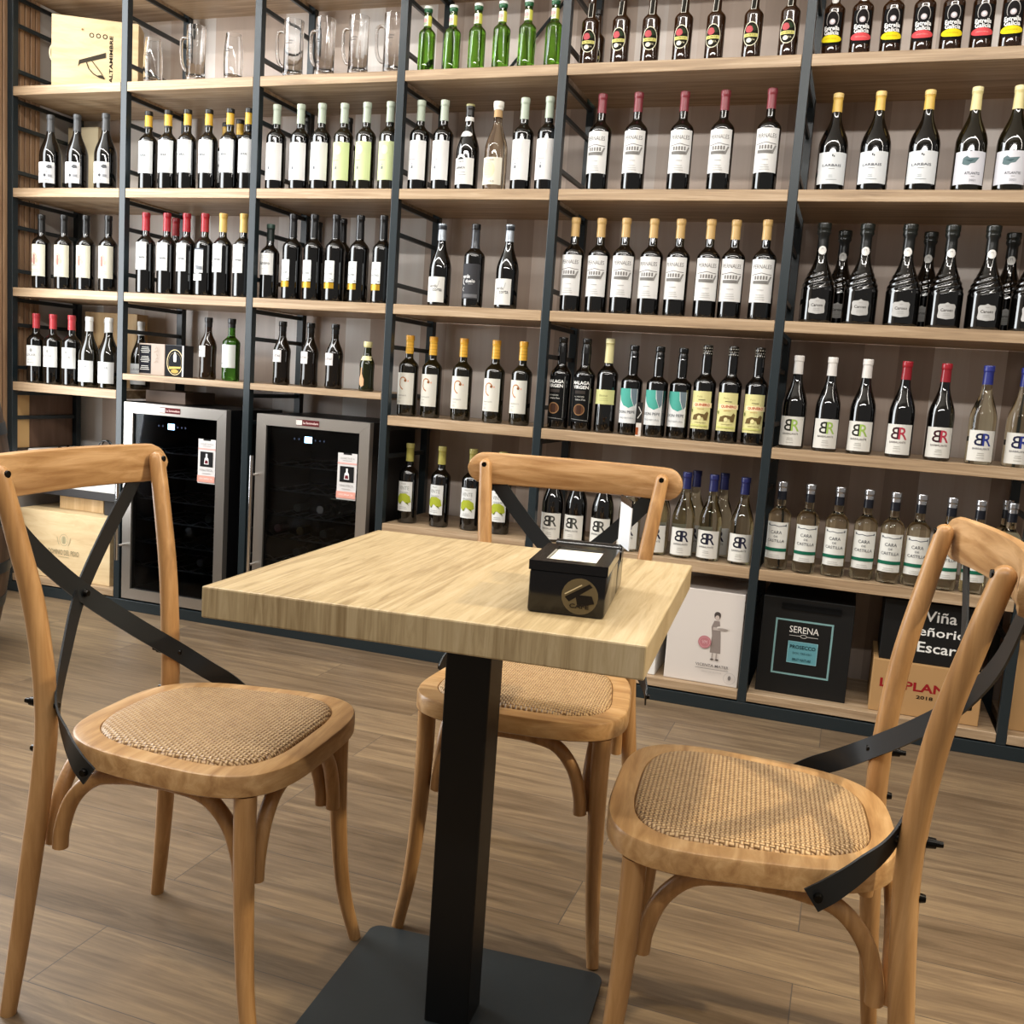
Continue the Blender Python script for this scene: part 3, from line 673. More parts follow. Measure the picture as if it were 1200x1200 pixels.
mesh_obj('brace_rod', bm, M_STEEL, unit)

# ------------------------------------------------------------------ bottles on the shelves
WB = 'wine bottle'
row('greenb', [-1.581, -1.485, -1.39, -1.297, -1.203, -1.107], .05, S1, 'green beer bottles on the top shelf', 'beer bottle', 'green beers on the top shelf')
row('brownb', [-.981, -.874, -.774, -.668, -.564, -.445, -.331], .05, S1, 'brown beer bottles with oval cream-rimmed labels', 'beer bottle', 'brown beers on the top shelf')
put('brownb', -1.0, .2, S1, 'dark beer bottle half hidden behind the first oval-label beer', 'beer bottle')
row('esty', [-.199, -.027, .143, .306], .05, S1, 'brown beer bottles with a yellow oval label badge', 'beer bottle', 'black-label beers on the top shelf')
row('estr', [-.115, .062, .226], .05, S1, 'brown beer bottles with a red oval label badge', 'beer bottle', 'black-label beers on the top shelf')

row('landscape', [-3.268, -3.135, -2.988], .05, S2, 'wine bottles with grey capsules and landscape-picture labels', WB, 'landscape-label wines')
row('yb', [-2.781, -2.681, -2.588, -2.495, -2.395, -2.312], .05, S2, 'wine bottles with yellow-and-black capsules', WB, 'yellow-and-black capsule wines')
put('yb', -2.55, .24, S2, 'yellow-and-black capped bottle hidden behind the third of its row', WB)
put('yb', -2.58, .2, S2, 'yellow-and-black capped bottle peeping out behind the fourth of its row', WB).location.x = -2.455
row('whitelab', [-2.186, -2.084, -1.993], .05, S2, 'white-label sage-capped wines left of the pale green labels', WB, 'sage-capped wines')
row('greenlab', [-1.902, -1.807, -1.712], .05, S2, 'sage-capped wines with pale green labels', WB, 'sage-capped wines')
put('cream', -2.15, .2, S2, 'black-capped bottle showing between the first two sage-capped bottles', WB)
put('cream', -1.975, .22, S2, 'black-capped bottle showing between third and fourth sage-capped bottles', WB)
row('whitelab', [-1.588, -1.498], .05, S2, 'sage-capped white-label wines directly left of the shoulder-seal bottle', WB, 'sage-capped wines')
row('shield', [-1.399], .05, S2, 'black sloping wine bottle with white shoulder seal and neck band', WB)
row('rose', [-1.291], .05, S2, 'clear wine bottle with a white stopper and pale gold wine', WB)
row('whitelab', [-1.196, -1.104], .05, S2, 'sage-capped white-label wines directly right of the clear wine bottle', WB, 'sage-capped wines')
row('pern', [-.921, -.796, -.643, -.511, -.363], .05, S2, 'dark wine bottles with maroon capsules', WB, 'maroon-capped wines')
row('lab', [-.161, -.035, .106], .055, S2, 'sloping wine bottles with bright yellow capsules', WB, 'yellow-capped sloping wines')
row('atl', [.237, .352], .055, S2, 'sloping wine bottles with cream capsules and a grey-green shape', WB, 'cream-capped sloping wines')

row('cream', [-3.315, -3.198, -3.084, -2.969], .05, S3, 'black-capped wines with cream crest labels', WB, 'cream-label wines')
row('redc', [-2.776, -2.681, -2.587], .05, S3, 'tall red-capped wines with one square white label', WB, 'red-capped and gold-capped wines')
row('redback', [-2.497], .05, S3, 'red-capped wine bottle showing a back label over a small strip label', WB)
put('redc', -2.73, .17, S3, 'red-capped bottle peeping out behind the second red-capped wine', WB)
row('goldc', [-2.41, -2.317], .05, S3, 'gold-capped wines beside the red-capped wines', WB, 'red-capped and gold-capped wines')
row('small', [-2.203], .06, S3, 'shorter dark wine bottle with wide white label beside gold-banded ones', WB)
row('goldband', [-2.095, -2.004, -1.91, -1.813, -1.714], .05, S3, 'wines with a gold band under the label', WB, 'gold-band wines')
put('goldband', -2.10, .22, S3, 'black-capped bottle behind the first two gold-banded wines', WB).location.x = -2.09
put('goldband', -1.93, .13, S3, 'black-capped bottle behind the third gold-banded wine', WB)
row('verde', [-1.484, -1.222], .055, S3, 'silver-capped wines either side of the black-label bottle', WB, 'silver-capped wines')
row('blackl', [-1.349], .055, S3, 'wine bottle with a dark grey label and white lettering', WB)
row('perng', [-.981, -.891, -.802, -.708, -.618, -.518, -.437, -.337], .05, S3, 'dark wine bottles with gold capsules and tall white labels', WB, 'gold-capped wines')
row('spark', [-.161, -.031, .095, .217, .331, .452], .062, S3, 'ribbed black sparkling wine bottles in the front row', 'sparkling wine bottle', 'ribbed sparkling wines')
row('spark', [-.1, .163, .403], .2, S3, 'ribbed sparkling wine bottles standing in the back row', 'sparkling wine bottle', 'ribbed sparkling wines')

row('swirl', [-1.597, -1.505, -1.383, -1.256, -1.149], .08, S4, 'wines with banded yellow capsules and brown swirl labels', WB, 'swirl-label wines')
row('malaga', [-.997, -.912], .06, S4, 'black bottles with white lettering straight on black', WB, 'black fortified wines')
row('cremacap', [-.83], .06, S4, 'slender dark bottle with a long cream capsule and pale yellow label', WB)
row('don', [-.742, -.652, -.574], .06, S4, 'dark bottles with teal and white labels', WB, 'teal-label wines')
row('quin', [-.493, -.407, -.321], .06, S4, 'dark bottles with pale yellow labels and red lettering', WB, 'yellow-label fortified wines')
row('brg', [-.196, -.091, .016], .06, S4, 'white-capped wines with a black-and-green monogram', WB, 'monogram wines on the middle shelf')
row('brr', [.133, .248], .06, S4, 'red-capped wines with a red monogram label', WB, 'monogram wines on the middle shelf')
row('brb', [.367, .473], .06, S4, 'clear blue-capped wines right of the red monogram bottles', WB, 'monogram wines on the middle shelf')

row('lime', [-1.577, -1.444, -1.323, -1.203], .09, S5, 'dark wines with lime green hill labels', WB, 'lime-label wines')
row('brk', [-.995, -.909, -.81], .07, S5, 'dark wines with a black monogram label, behind the far chair', WB, 'black monogram wines')
row('brc', [-.712, -.614, -.523, -.432, -.327], .07, S5, 'clear navy-capped monogram wines in the front row', WB, 'clear monogram wines')
row('brc', [-.628, -.506, -.41], .175, S5, 'clear navy-capped monogram wines in the back row', WB, 'clear monogram wines')
row('cara', [-.205, -.115, -.023, .066, .147, .224, .313, .395, .486], .06, S5, 'clear white wines with a green label stripe', WB, 'green-stripe white wines')
put('cara', .485, .17, S5, 'green-stripe white wine hidden behind the last of its row', WB)

row('red6', [-3.345, -3.25, -3.152], .05, S6, 'red-capped wines in the far left corner bay', WB, 'corner bay wines')
put('red6', -3.29, .2, S6, 'red-capped bottle peeping out behind the second corner-bay red-capped bottle', WB)
row('wht6', [-3.059, -2.957], .05, S6, 'white-capped sloping wines in the corner bay', WB, 'corner bay wines')
put('wht6', -3.02, .17, S6, 'white-capped bottle just behind the second white-capped corner-bay bottle', WB).location.x = -3.07
put('wht6', -2.955, .24, S6, 'white-capped bottle seen past the post, beside the small gift boxes', WB)
put('sherrysm', -2.476, .06, S7, 'small brown bottle with off-centre label above the left wine fridge', WB)
put('greensm', -2.367, .06, S7, 'small bright green bottle above the left wine fridge', WB)
row('vermouth', [-2.135, -2.013, -1.901], .06, S7, 'small dark waisted bottles above the right fridge', WB, 'small bottles above the right fridge')
put('halfsm', -1.762, .06, S7, 'tiny olive half bottle with a cream neck band above the fridge', WB)

# ------------------------------------------------------------------ glasses
def tumbler_prof():
    H = .172; out = []
    for t in [i/8 for i in range(9)]: out.append((.0335 + .0055*math.sin(PI*t*1.02) - .004*t, H*t))
    return H, out
PROTO_G = {}
def drinking_glass(kind, x, label, group):
    key = kind
    if key not in PROTO_G:
        bm = bmesh.new()
        if kind == 'beer_glass':
            H, out = tumbler_prof(); inn = [(r-.004, z) for r, z in out if z > .016]
            add_lathe(bm, out + list(reversed(inn)) + [(.001, .014)], 30)
            o = mesh_obj('beer_glass', bm, G_CRYSTAL, smooth=60)
        else:
            H = .208; out = [(.034, 0), (.037, .003), (.0375, .018), (.036, .03), (.036, H)]
            flut = lambda a, z: -.0016*abs(math.sin(5*a)) if .004 < z < .16 else 0
            zs = [(.034, 0), (.038, .003), (.038, .02), (.0365, .032), (.0365, .08), (.0365, .15), (.0365, .168), (.0365, H)]
            inn = [(.0325, H), (.0325, .03), (.02, .022), (.001, .02)]
            add_lathe(bm, zs + inn, 40, flut)
            o = mesh_obj('beer_mug', bm, G_CRYSTAL, smooth=60)
            hb = bmesh.new()
            add_tube(hb, [(-.0345, .0, .165), (-.052, 0, .172), (-.066, 0, .165), (-.069, 0, .145), (-.068, 0, .10), (-.062, 0, .07), (-.05, 0, .052), (-.0345, 0, .046)], [.0062], 12, 6)
            mesh_obj('handle', hb, G_CRYSTAL, o, smooth=60)
        PR = Print().text('ALHAMBRA', 0, .128 if kind == 'beer_mug' else .11, .034, .006, '#5a5a58', .01).rect(-.012, .012, .118 if kind == 'beer_mug' else .1, .1205 if kind == 'beer_mug' else .1025, '#4a4a48').lines(0, .1 if kind == 'beer_mug' else .085, .024, 2, .006, '#777775')
        PR.build('printed_logo', cyl(.0372 if kind == 'beer_mug' else .0395), o)
        PROTO_G[key] = o
    else: o = dup(PROTO_G[key])
    o.location = (x, .055, S1 + .0006); tag(o, label, 'glass', group); return o
drinking_glass('beer_glass', -2.766, 'handleless beer glass beside the pale wooden case', 'glasses on the top shelf')
drinking_glass('beer_mug', -2.565, 'beer mug with handle standing between the two handleless glasses', 'glasses on the top shelf')
drinking_glass('beer_glass', -2.393, 'handleless beer glass between two mugs, next to the post', 'glasses on the top shelf')
for i, x in enumerate([-2.130, -1.996, -1.857, -1.715]):
    drinking_glass('beer_mug', x, f'{ORD[i]} from left of four glass mugs left of the green beers', 'mugs on the top shelf').rotation_euler.z = math.radians([4, -10, -6, 2][i])

# ------------------------------------------------------------------ boxes
def carton(name, cx, y0, z0, w, d, h, mat, label, cat, yaw=0, bev=.002, pr=None, group=None, prname='printing'):
    root = empty(name, (cx, y0, z0 + .0006), yaw)
    box('body', -w/2, w/2, 0, d, 0, h, mat, root, bev=bev)
    if pr: pr.build(prname, front(0), root, step=0)
    tag(root, label, cat, group); return root
P = Print()
for i in range(3): P.ring(-.014+.026*i, .222, .0095, .0095, .0035, '#1e1a14')
P.text('ALTAMIMBRE', .062, .135, .185, .013, '#2a251c', .03, rot=True)
P.poly([(-.066, .094), (-.062, .120), (.042, .160), (.042, .140), (-.058, .106)], '#3d362b')
P.line([(-.034, .116), (-.024, .09), (-.006, .072), (.018, .06), (.038, .056)], .004, '#3d362b').line([(-.014, .124), (.006, .1), (.024, .078), (.038, .056)], .003, '#3d362b').poly([(.004, .066), (.038, .056), (.026, .07)], '#3d362b')
P.ell(-.05, .24, .004, .004, '#8f7048').ell(.03, .028, .004, .004, '#8f7048')
a = carton('wooden_wine_case', -3.108, .118, S1, .338, .11, .288, M_PINE, 'pale wooden wine case with burnt lettering and a rope handle', 'wine case', math.radians(29), pr=P)
bm = bmesh.new(); add_tube(bm, [(-.169, .05, .19), (-.184, .05, .172), (-.188, .05, .15), (-.184, .05, .128), (-.169, .05, .11)], [.004], 8)
mesh_obj('rope_handle', bm, simple('pale_rope', '#e3d6b4', .8), a, smooth=True)
carton('wooden_wine_case', -3.335, .30, S2, .165, .065, .318, simple('cream_board', '#d9c9a4', .6), 'cream upright case behind the landscape-label wines', 'wine case', pr=Print().text('C', 0, .2, .02, .02, '#b49c74'))
carton('gift_carton', -2.135, .28, S3, .20, .08, .23, M_DARKWOOD, 'dark brown carton behind the shorter dark wine bottle', 'carton')
carton('wooden_wine_case', -3.17, .30, S6, .285, .07, .325, M_PINEV, 'knotty pine case standing behind the corner-bay wines', 'wine case', pr=Print().ell(-.06, .17, .008, .01, '#a77c48').ell(.05, .2, .007, .008, '#a77c48').line([(0, .02), (0, .31)], .002, '#b08a58'))

P = Print().rect(-.062, -.003, .006, .122, '#14161c').lines(-.032, .112, .046, 4, .007, '#c9c7c0', .0025).lines(-.032, .074, .046, 4, .007, '#c9c7c0', .0025).lines(-.032, .036, .046, 3, .007, '#c9c7c0', .0025)
for k in range(5): P.line([(.015+.008*(k % 3), .05+.014*k), (.026+.007*(k % 2), .06+.014*k), (.034, .054+.013*k)], .002, '#8f7a68')
carton('gift_box', -2.745, .055, S7, .128, .06, .128, simple('taupe_card', '#a8988a', .6), 'small gift box, half black with white lines, half taupe', 'gift box', pr=P)
P = Print().rect(-.045, .045, .002, .126, '#121317').ring(.002, .058, .04, .052, .003, '#d9c89c').ring(.002, .058, .032, .04, .0015, '#8a7d5c').poly([(-.004, .06), (.008, .06), (.01, .084), (.004, .1), (0, .1), (-.006, .084)], '#e8e4d8').poly([(-.028, .03), (.03, .034), (.032, .042), (-.026, .04)], '#c9ae62').ell(.002, .022, .018, .008, '#b89c54').rect(.038, .045, .002, .126, '#d9d7d2')
carton('gift_box', -2.632, .055, S7, .092, .06, .128, simple('black_gift_card', '#16171b', .4), 'small black gift box with a gold and white oval emblem', 'gift box', pr=P)

# low boxes
P = Print()
P.poly([(.03+.0, .222), (.048, .222), (.052, .2), (.056, .17), (.06, .11), (.024, .11), (.026, .17), (.022, .2)], '#8c8079').ell(.039, .24, .011, .014, '#6d625c').ell(.039, .243, .011, .011, '#4c4440').ell(.039, .233, .007, .009, '#c2b4aa').rect(.028, .07, .19, .2, '#b9aea6').ell(.06, .2, .02, .006, '#d6cec6').ell(.06, .196, .018, .004, '#9d938b')
P.rect(.031, .036, .09, .11, '#a79b93').rect(.045, .05, .09, .11, '#a79b93').ell(.033, .088, .006, .003, '#5c524c').ell(.05, .088, .006, .003, '#5c524c')
P.ell(.004, .145, .022, .022, '#b8777c').ring(.004, .145, .018, .018, .0012, '#d0a0a2').text('VM', .004, .145, .018, .012, '#d8b4b4')
P.text('VICENTA MATER', .036, .066, .112, .0095, '#6b6460', .008).rect(-.02, .092, .053, .0545, '#7d7671').text('VINO DE AUTOR', .036, .043, .07, .005, '#b3aca6').ring(.098, .03, .02, .02, .001, '#a9a29c').ell(.098, .032, .005, .008, '#77706b')
carton('wine_carton', -.412, .03, SB, .252, .24, .324, simple('ivory_carton', '#d8d0c8', .5), 'ivory wine carton printed with a standing figure on the bottom shelf', 'carton', pr=P)
carton('wine_carton', -.72, .03, SB, .30, .24, .27, simple('white_carton', '#e4e3df', .5), 'plain white carton beside the ivory carton, under the table edge', 'carton')
P = Print().frame(-.1, .086, .068, .258, .006, '#7ba1a1').text('SERENA', -.006, .226, .094, .022, '#e9e6e0', .0).rect(-.052, -.016, .204, .2055, '#c9c6c0').rect(.004, .04, .204, .2055, '#c9c6c0').ring(-.006, .205, .011, .006, .0015, '#c9c6c0')
P.rect(-.053, .043, .112, .186, '#5f97a0').frame(-.053, .043, .112, .186, .002, '#86b4ba').text('PROSECCO', -.005, .168, .082, .0125, '#10262a', .012).text('DOC TREVISO', -.005, .147, .06, .007, '#2a4a50').text('BRUT NATURE', -.005, .125, .06, .0085, '#17343a', .012)
P.rect(-.085, .105, .292, .312, '#040404')
carton('wine_carton', -.083, .055, SB, .292, .25, .33, M_BLACKBOX, 'black carton with a pale blue framed square on the bottom shelf', 'carton', pr=P)
P = Print().text('LA PLANTA', -.004, .098, .268, .029, '#8f1c20', .03).text('2018', .0, .066, .05, .012, '#2a2016', .03)
carton('wine_carton', .30, .035, SB, .328, .26, .172, M_KRAFT, 'brown cardboard wine carton with red lettering behind the right chair', 'carton', pr=P)
P = Print()
P.text('Viña', .018, .158, .095, .036, '#e9e9e4', .012).text('Señorio', .015, .108, .165, .03, '#e9e9e4', .012).text('Escar', .016, .056, .115, .034, '#e9e9e4', .012)
carton('wine_carton', .303, .05, SB+.172, .305, .22, .20, M_BLACKBOX, 'black carton with white handwriting stacked on the brown carton', 'carton', pr=P)
carton('wine_carton', .72, .06, SB, .33, .25, .29, M_KRAFT, 'brown carton right of the last post, at the picture edge', 'carton')
carton('wine_carton', -1.36, .05, SB, .46, .26, .24, M_KRAFT, 'brown carton on the bottom shelf hidden behind the table', 'carton')

# corner bay floor stack
P = Print().ring(0, .172, .024, .026, .002, '#b3a684').ell(0, .172, .014, .018, '#c3b690').rect(-.006, .006, .158, .186, '#a99b78').line([(-.036, .184), (-.03, .16), (-.024, .15)], .003, '#b3a684').line([(.036, .184), (.03, .16), (.024, .15)], .003, '#b3a684')
P.text('DOMINIO DEL PIDIO', 0, .118, .165, .022, '#958a6c', .0).lines(0, .098, .08, 1, .01, '#a39878', .002)
carton('wooden_wine_crate', -3.165, .03, SB, .49, .30, .29, M_PINE, 'wide pale wooden crate with stamped crest on the lowest corner shelf', 'wine crate', pr=P)
carton('wooden_wine_case', -3.165, .13, SB+.29, .24, .17, .066, M_PINEV, 'small flat pine box on top of the stamped crate', 'wine case')
carton('black_tray', -3.15, .07, SB+.356, .515, .27, .036, simple('dark_tray', '#1c1512', .5), 'dark flat tray bridging the boxes in the corner stack', 'tray')
carton('carton', -2.955, .10, SB+.29, .12, .2, .065, simple('dark_card', '#1d1613', .6), 'small dark carton beside the flat pine box', 'carton')
wu = carton('white_appliance', -3.16, .07, SB+.392, .49, .27, .155, M_WHITEPL, 'white box-shaped appliance near the top of the corner stack', 'appliance')
zt = SB+.392+.155
ad = empty('power_adapter', (-3.10, .14, zt)); tag(ad, 'black power adapter with coiled cable on the white appliance', 'power adapter')
box('brick', -.10, .0, -.025, .02, 0, .024, M_PLASTIC, ad, .004)
bm = bmesh.new(); pts = [(0, 0, .012)]
for i in range(26):
    a = i*.9; pts.append((.05+.028*math.cos(a), .005+.01*math.sin(a*.5), .036+.026*math.sin(a)))
pts += [(.12, .01, .02), (.17, .02, .022), (.22, .02, .008)]
add_tube(bm, pts, [.0028], 7, 4); mesh_obj('cable', bm, M_PLASTIC, ad, smooth=True)
bm = bmesh.new(); add_tube(bm, [(-.10, 0, .012), (-.13, -.02, .008), (-.15, 0, .02), (-.165, .01, .006), (-.185, -.02, .01)], [.005, .003, .006, .004, .007], 7, 5); mesh_obj('plug_lead', bm, M_PLASTIC, ad, smooth=True)
pb2 = empty('storage_board', (0, 0, 0)); tag(pb2, 'dark brown upright board with a pale front edge in the corner bay', 'board')
box('board', -3.4535, -3.4425, .115, .369, zt+.0006, .872, M_DARKWOOD, pb2, .001)
box('front_edge', -3.4535, -3.4425, .038, .115, zt+.0006, .872, simple('pale_edge', '#d9b176', .5), pb2, .001)
carton('flat_carton', -2.725, .12, .8725, .20, .2, .05, simple('taupe_carton', '#7c6656', .6), 'flat taupe carton lying on the left wine fridge', 'carton')

# ------------------------------------------------------------------ wine fridges
M_DOORGLASS = glass('smoked_glass', '#b4bcc6', 1.22)
M_LED = simple('display_led', '#000000'); b_ = M_LED.node_tree.nodes['Principled BSDF']; b_.inputs['Emission Color'].default_value = lin('#9fd4ff'); b_.inputs['Emission Strength'].default_value = 6
def fridge(x0, x1, label, handle_z):
    w = x1-x0; r = empty('wine_fridge', ((x0+x1)/2, 0, 0)); h0, h1 = .052, .872
    bm = bmesh.new()
    for a in ((-w/2, -w/2+.025, .032, .40, h0, h1), (w/2-.025, w/2, .032, .40, h0, h1), (-w/2+.025, w/2-.025, .375, .40, h0, h1)): add_box(bm, *a)
    add_box(bm, -w/2+.025, w/2-.025, .032, .375, h1-.03, h1); add_box(bm, -w/2+.025, w/2-.025, .032, .375, h0, h0+.04)
    for a in ((-w/2+.03, .06), (w/2-.06, .06), (-w/2+.03, .35), (w/2-.06, .35)): add_box(bm, a[0], a[0]+.03, a[1], a[1]+.03, 0, h0)
    mesh_obj('cabinet', bm, M_FRIDGE, r)
    f = .043
    bm = bmesh.new()
    def quad_bar(pts):   # mitred bar
        lo = [bm.verts.new((x, 0.0, z)) for x, z in pts]; hi = [bm.verts.new((x, .03, z)) for x, z in pts]
        bm.faces.new(lo); bm.faces.new(hi)
        for k in range(4): bm.faces.new((lo[k], lo[(k+1) % 4], hi[(k+1) % 4], hi[k]))
    a, b, c, d = -w/2, w/2, h0, h1; g = .0006
    quad_bar([(a, c), (a+f, c+f), (a+f, d-f), (a, d)]); quad_bar([(b, c), (b, d), (b-f, d-f), (b-f, c+f)])
    quad_bar([(a+g, d), (a+f+g, d-f), (b-f-g, d-f), (b-g, d)]); quad_bar([(a+g, c), (b-g, c), (b-f-g, c+f), (a+f+g, c+f)])
    df = mesh_obj('door_frame', bm, M_INOX, r)
    box('door_glass', a+f, b-f, .010, .015, c+f, d-f, M_DOORGLASS, r, bev=0)
    bm = bmesh.new(); add_tube(bm, [(a+.012, -.045, handle_z[0]), (a+.012, -.045, handle_z[1])], [.007], 12, 0)
    for z in (handle_z[0]+.06, handle_z[1]-.075): add_tube(bm, [(a+.012, -.045, z), (a+.012, .001, z)], [.005], 10, 0)
    mesh_obj('handle', bm, M_CHROME, r, smooth=40)
    P = Print().rect(-.05, .05, d-.033, d-.010, '#5a1f22').rect(-.05, -.024, d-.031, d-.012, '#d9d4cc').text('La Sommeliere', .014, d-.0215, .066, .009, '#e6c8c2', .02)
    P.build('brand_plate', front(-.0005, -.02), r, step=0)
    P = Print().rect(-.016, .016, d-.098, d-.074, 'LED')
    MATS['paper_LED'] = M_LED; l = P.layer
    for k in (-.06, -.04, .032, .052, .07): P.ell(k, d-.086, .003, .004, '#35425a', 8)
    P.build('display', front(.0092, -.02), r, step=0)
    P = Print().rect(-.041, .041, 0, .178, '#dad7d5').rect(-.018, .018, .172, .178, '#1d1c1c')
    P.text('CONECTATE A', 0, .158, .06, .007, '#8d8a88').rect(-.041, .041, .136, .142, '#dfaca4').lines(0, .15, .05, 1, .004, '#b3aeac', .002).rect(-.03, .03, .068, .128, '#141314').poly([(-.011, .078), (.011, .078), (.009, .1), (.004, .106), (.004, .12), (-.004, .12), (-.004, .106), (-.009, .1)], '#f0eeec').poly([(-.008, .081), (.008, .081), (.006, .094), (-.006, .094)], '#6b1f2a')
    P.text('VINOTECA', 0, .055, .06, .009, '#8a8785').lines(0, .042, .05, 1, .005, '#b3aeac', .0025).rect(-.041, .041, .006, .032, '#e0a090').text('DESCARGA YA', 0, .02, .06, .007, '#fbeee8')
    P.build('sticker', front(.0094, w/2-.093, .572), r, step=0)
    for k, z in enumerate((.675, .575, .475, .385, .29, .19)):
        bm = bmesh.new()
        add_box(bm, a+.028, b-.028, .05, .056, z-.003, z+.003, .001, 0, 1)
        add_box(bm, a+.028, b-.028, .36, .366, z-.003, z+.003, .001, 0, 1)
        for q in range(6):
            xx = a+.05+(w-.1)*q/5; add_box(bm, xx-.002, xx+.002, .056, .36, z-.002, z+.002)
        pts = [(a+.03+(w-.06)*q/24, .052, z+.012+.010*math.cos(q*PI/3)) for q in range(25)]
        add_tube(bm, pts, [.0016], 6, 0)
        mesh_obj('wire_rack', bm, simple('coated_wire', '#a8a8a8', .35), r)
    tag(r, label, 'wine fridge'); return r
fridge(-2.832, -2.338, 'left black wine fridge with shiny steel door frame, behind the left chair', (.22, .69))
fridge(-2.198, -1.706, 'right black wine fridge with long bar handle, behind the table corner', (.22, .71))
def lying(x, z, key, label):
    o = put(key, x, .34, z + TYPES[key]['R'] + .0035, label, WB, 'bottles inside the fridges', rot=0)
    o.rotation_euler = (math.radians(90), 0, 0)
for x, z, k, l in ((-2.48, .19, 'wht6', 'pale-label bottle lying on the lowest rack of the left fridge'), (-2.43, .385, 'whitelab', 'bottle lying on the middle rack of the left fridge, beside the frame'),
                   (-2.62, .29, 'cream', 'bottle lying on the second lowest rack of the left fridge'),
                   (-2.02, .475, 'whitelab', 'left of two bottles lying on the upper rack of the right fridge'), (-1.93, .475, 'cara', 'clear bottle lying on the upper rack of the right fridge'),
                   (-2.10, .385, 'pern', 'maroon-capped bottle lying in the middle of the right fridge'), (-2.0, .385, 'goldc', 'gold-capped bottle lying in the middle of the right fridge'),
                   (-1.9, .385, 'whitelab', 'sage-capped bottle lying beside a gold-capped one in the right fridge'), (-2.03, .29, 'wht6', 'white-capped bottle lying low in the right fridge')):
    lying(x, z, k, l)

# ------------------------------------------------------------------ barrel
br = empty('wine_barrel', (-3.035, -.82, 0)); tag(br, 'old oak wine barrel with grey metal hoops at the left picture edge', 'barrel')
bm = bmesh.new(); pr = [(.268 + .062*math.sin(PI*(z/.95)), z) for z in [i*.95/16 for i in range(17)]]
add_lathe(bm, [(.25, .03)] + pr[0:1] + pr[1:-1] + [pr[-1], (.25, .95), (.25, .92)], 40); mesh_obj('staves', bm, M_BARREL, br, smooth=50)
for z0, z1 in ((.0, .055), (.15, .19), (.28, .32), (.63, .67), (.76, .80), (.895, .95)):
    bm = bmesh.new(); rr = lambda z: .268 + .062*math.sin(PI*(z/.95))
    add_lathe(bm, [(rr(z0), z0), (rr(z0)+.003, z0), (rr(z1)+.003, z1), (rr(z1), z1)], 40, cap=False)
    mesh_obj('hoop', bm, M_TILE, br, smooth=50)

# ------------------------------------------------------------------ table
TX, TY, TR, TZ = -.532, -1.872, math.radians(3.95), .757
tb = empty('bistro_table', (TX, TY, 0), TR); tag(tb, 'small square oak-topped bistro table on a black pedestal', 'table')
bm = bmesh.new(); add_box(bm, -.304, .304, -.303, .303, -.044, 0, .0025, 0, 2); mesh_obj('tabletop', bm, M_TOP, tb, loc=(0, 0, TZ))
box('pedestal', -.037, .037, -.037, .037, .008, TZ-.050, M_POSTBLK, tb, .003)
box('mounting_plate', -.15, .15, -.15, .15, TZ-.050, TZ-.0445, M_POSTBLK, tb, .001)
bm = bmesh.new(); lo = []; hi = []
for cx, cy, a0 in ((.200, .178, 0), (-.206, .178, 90), (-.206, -.213, 180), (.200, -.213, 270)):
    for k in range(7):
        a = math.radians(a0 + 15*k); px, py = cx + .022*math.cos(a), cy + .022*math.sin(a)
        lo.append(bm.verts.new((px, py, 0))); hi.append(bm.verts.new((px, py, .008)))
bm.faces.new(lo); bm.faces.new(hi)
for k in range(len(lo)): bm.faces.new((lo[k], lo[(k+1) % len(lo)], hi[(k+1) % len(lo)], hi[k]))
mesh_obj('base_plate', bm, M_PLATE, tb)

# napkin dispenser
nd = empty('napkin_dispenser', (-.338, -2.062, TZ), math.radians(7.5)); tag(nd, 'black napkin dispenser with white napkins showing on top, on the table', 'napkin dispenser')
bm = bmesh.new(); add_box(bm, -.052, .052, 0, .15, 0, .058, .004, 0, 2); mesh_obj('body', bm, M_PLASTIC, nd, smooth=30)
bm = bmesh.new()
for a in ((-.053, .053, -.001, .022), (-.053, .053, .128, .151), (-.053, -.034, .022, .128), (.034, .053, .022, .128)): add_box(bm, *a, .058, .071)
mesh_obj('lid', bm, M_PLASTIC, nd)
box('napkins', -.034, .034, .022, .128, .058, .067, simple('napkin_paper', '#efeadb', .8), nd, .001)
bm = bmesh.new(); add_box(bm, -.050, .052, .151, .235, 0, .052, .006, 0, 3); add_tube(bm, [(-.050, .215, .052), (.052, .215, .052)], [.017], 14, 0); mesh_obj('card_holder', bm, M_PLASTIC, nd, smooth=40)
P = Print().ell(.018, .028, .0245, .0245, '#675a40').poly([(-.002, .026), (.03, .046), (.034, .042), (.004, .02)], '#1c1712').poly([(.012, .03), (.034, .03), (.038, .02), (.016, .014)], '#1c1712').text('CAFE', .018, .015, .026, .006, '#2a221a', .02).line([(-.002, .03), (.02, .044)], .0015, '#d8c8a0')
P.build('round_sticker', front(-.0002), nd, step=0)
card = empty('table_card', (-.310, -1.862, TZ+.0695), math.radians(-66)); tag(card, 'narrow white card with a black top edge standing in the dispenser', 'card')
box('card', -.040, .040, -.0008, .0008, 0, .064, simple('white_card', '#e9ebee', .5), card, 0)
box('edge_strip', -.041, .041, -.0012, .0012, .064, .074, M_PLASTIC, card, 0)
# narrow leaflet standing between the teal bottles
lf = empty('price_leaflet', (-.697, .014, S4), math.radians(20)); tag(lf, 'narrow folded leaflet between the first two teal-label bottles', 'leaflet')
bm = bmesh.new(); add_box(bm, -.009, .009, 0, .002, 0, .115); mesh_obj('leaf', bm, paper('#2a2826'), lf)
Print().rect(-.009, .009, .0, .045, '#e6e0d8').rect(-.009, .0, .004, .03, '#a4552e').line([(-.006, .06), (.006, .08), (-.005, .1)], .003, '#cfcfcb').build('printing', front(0), lf, step=0)

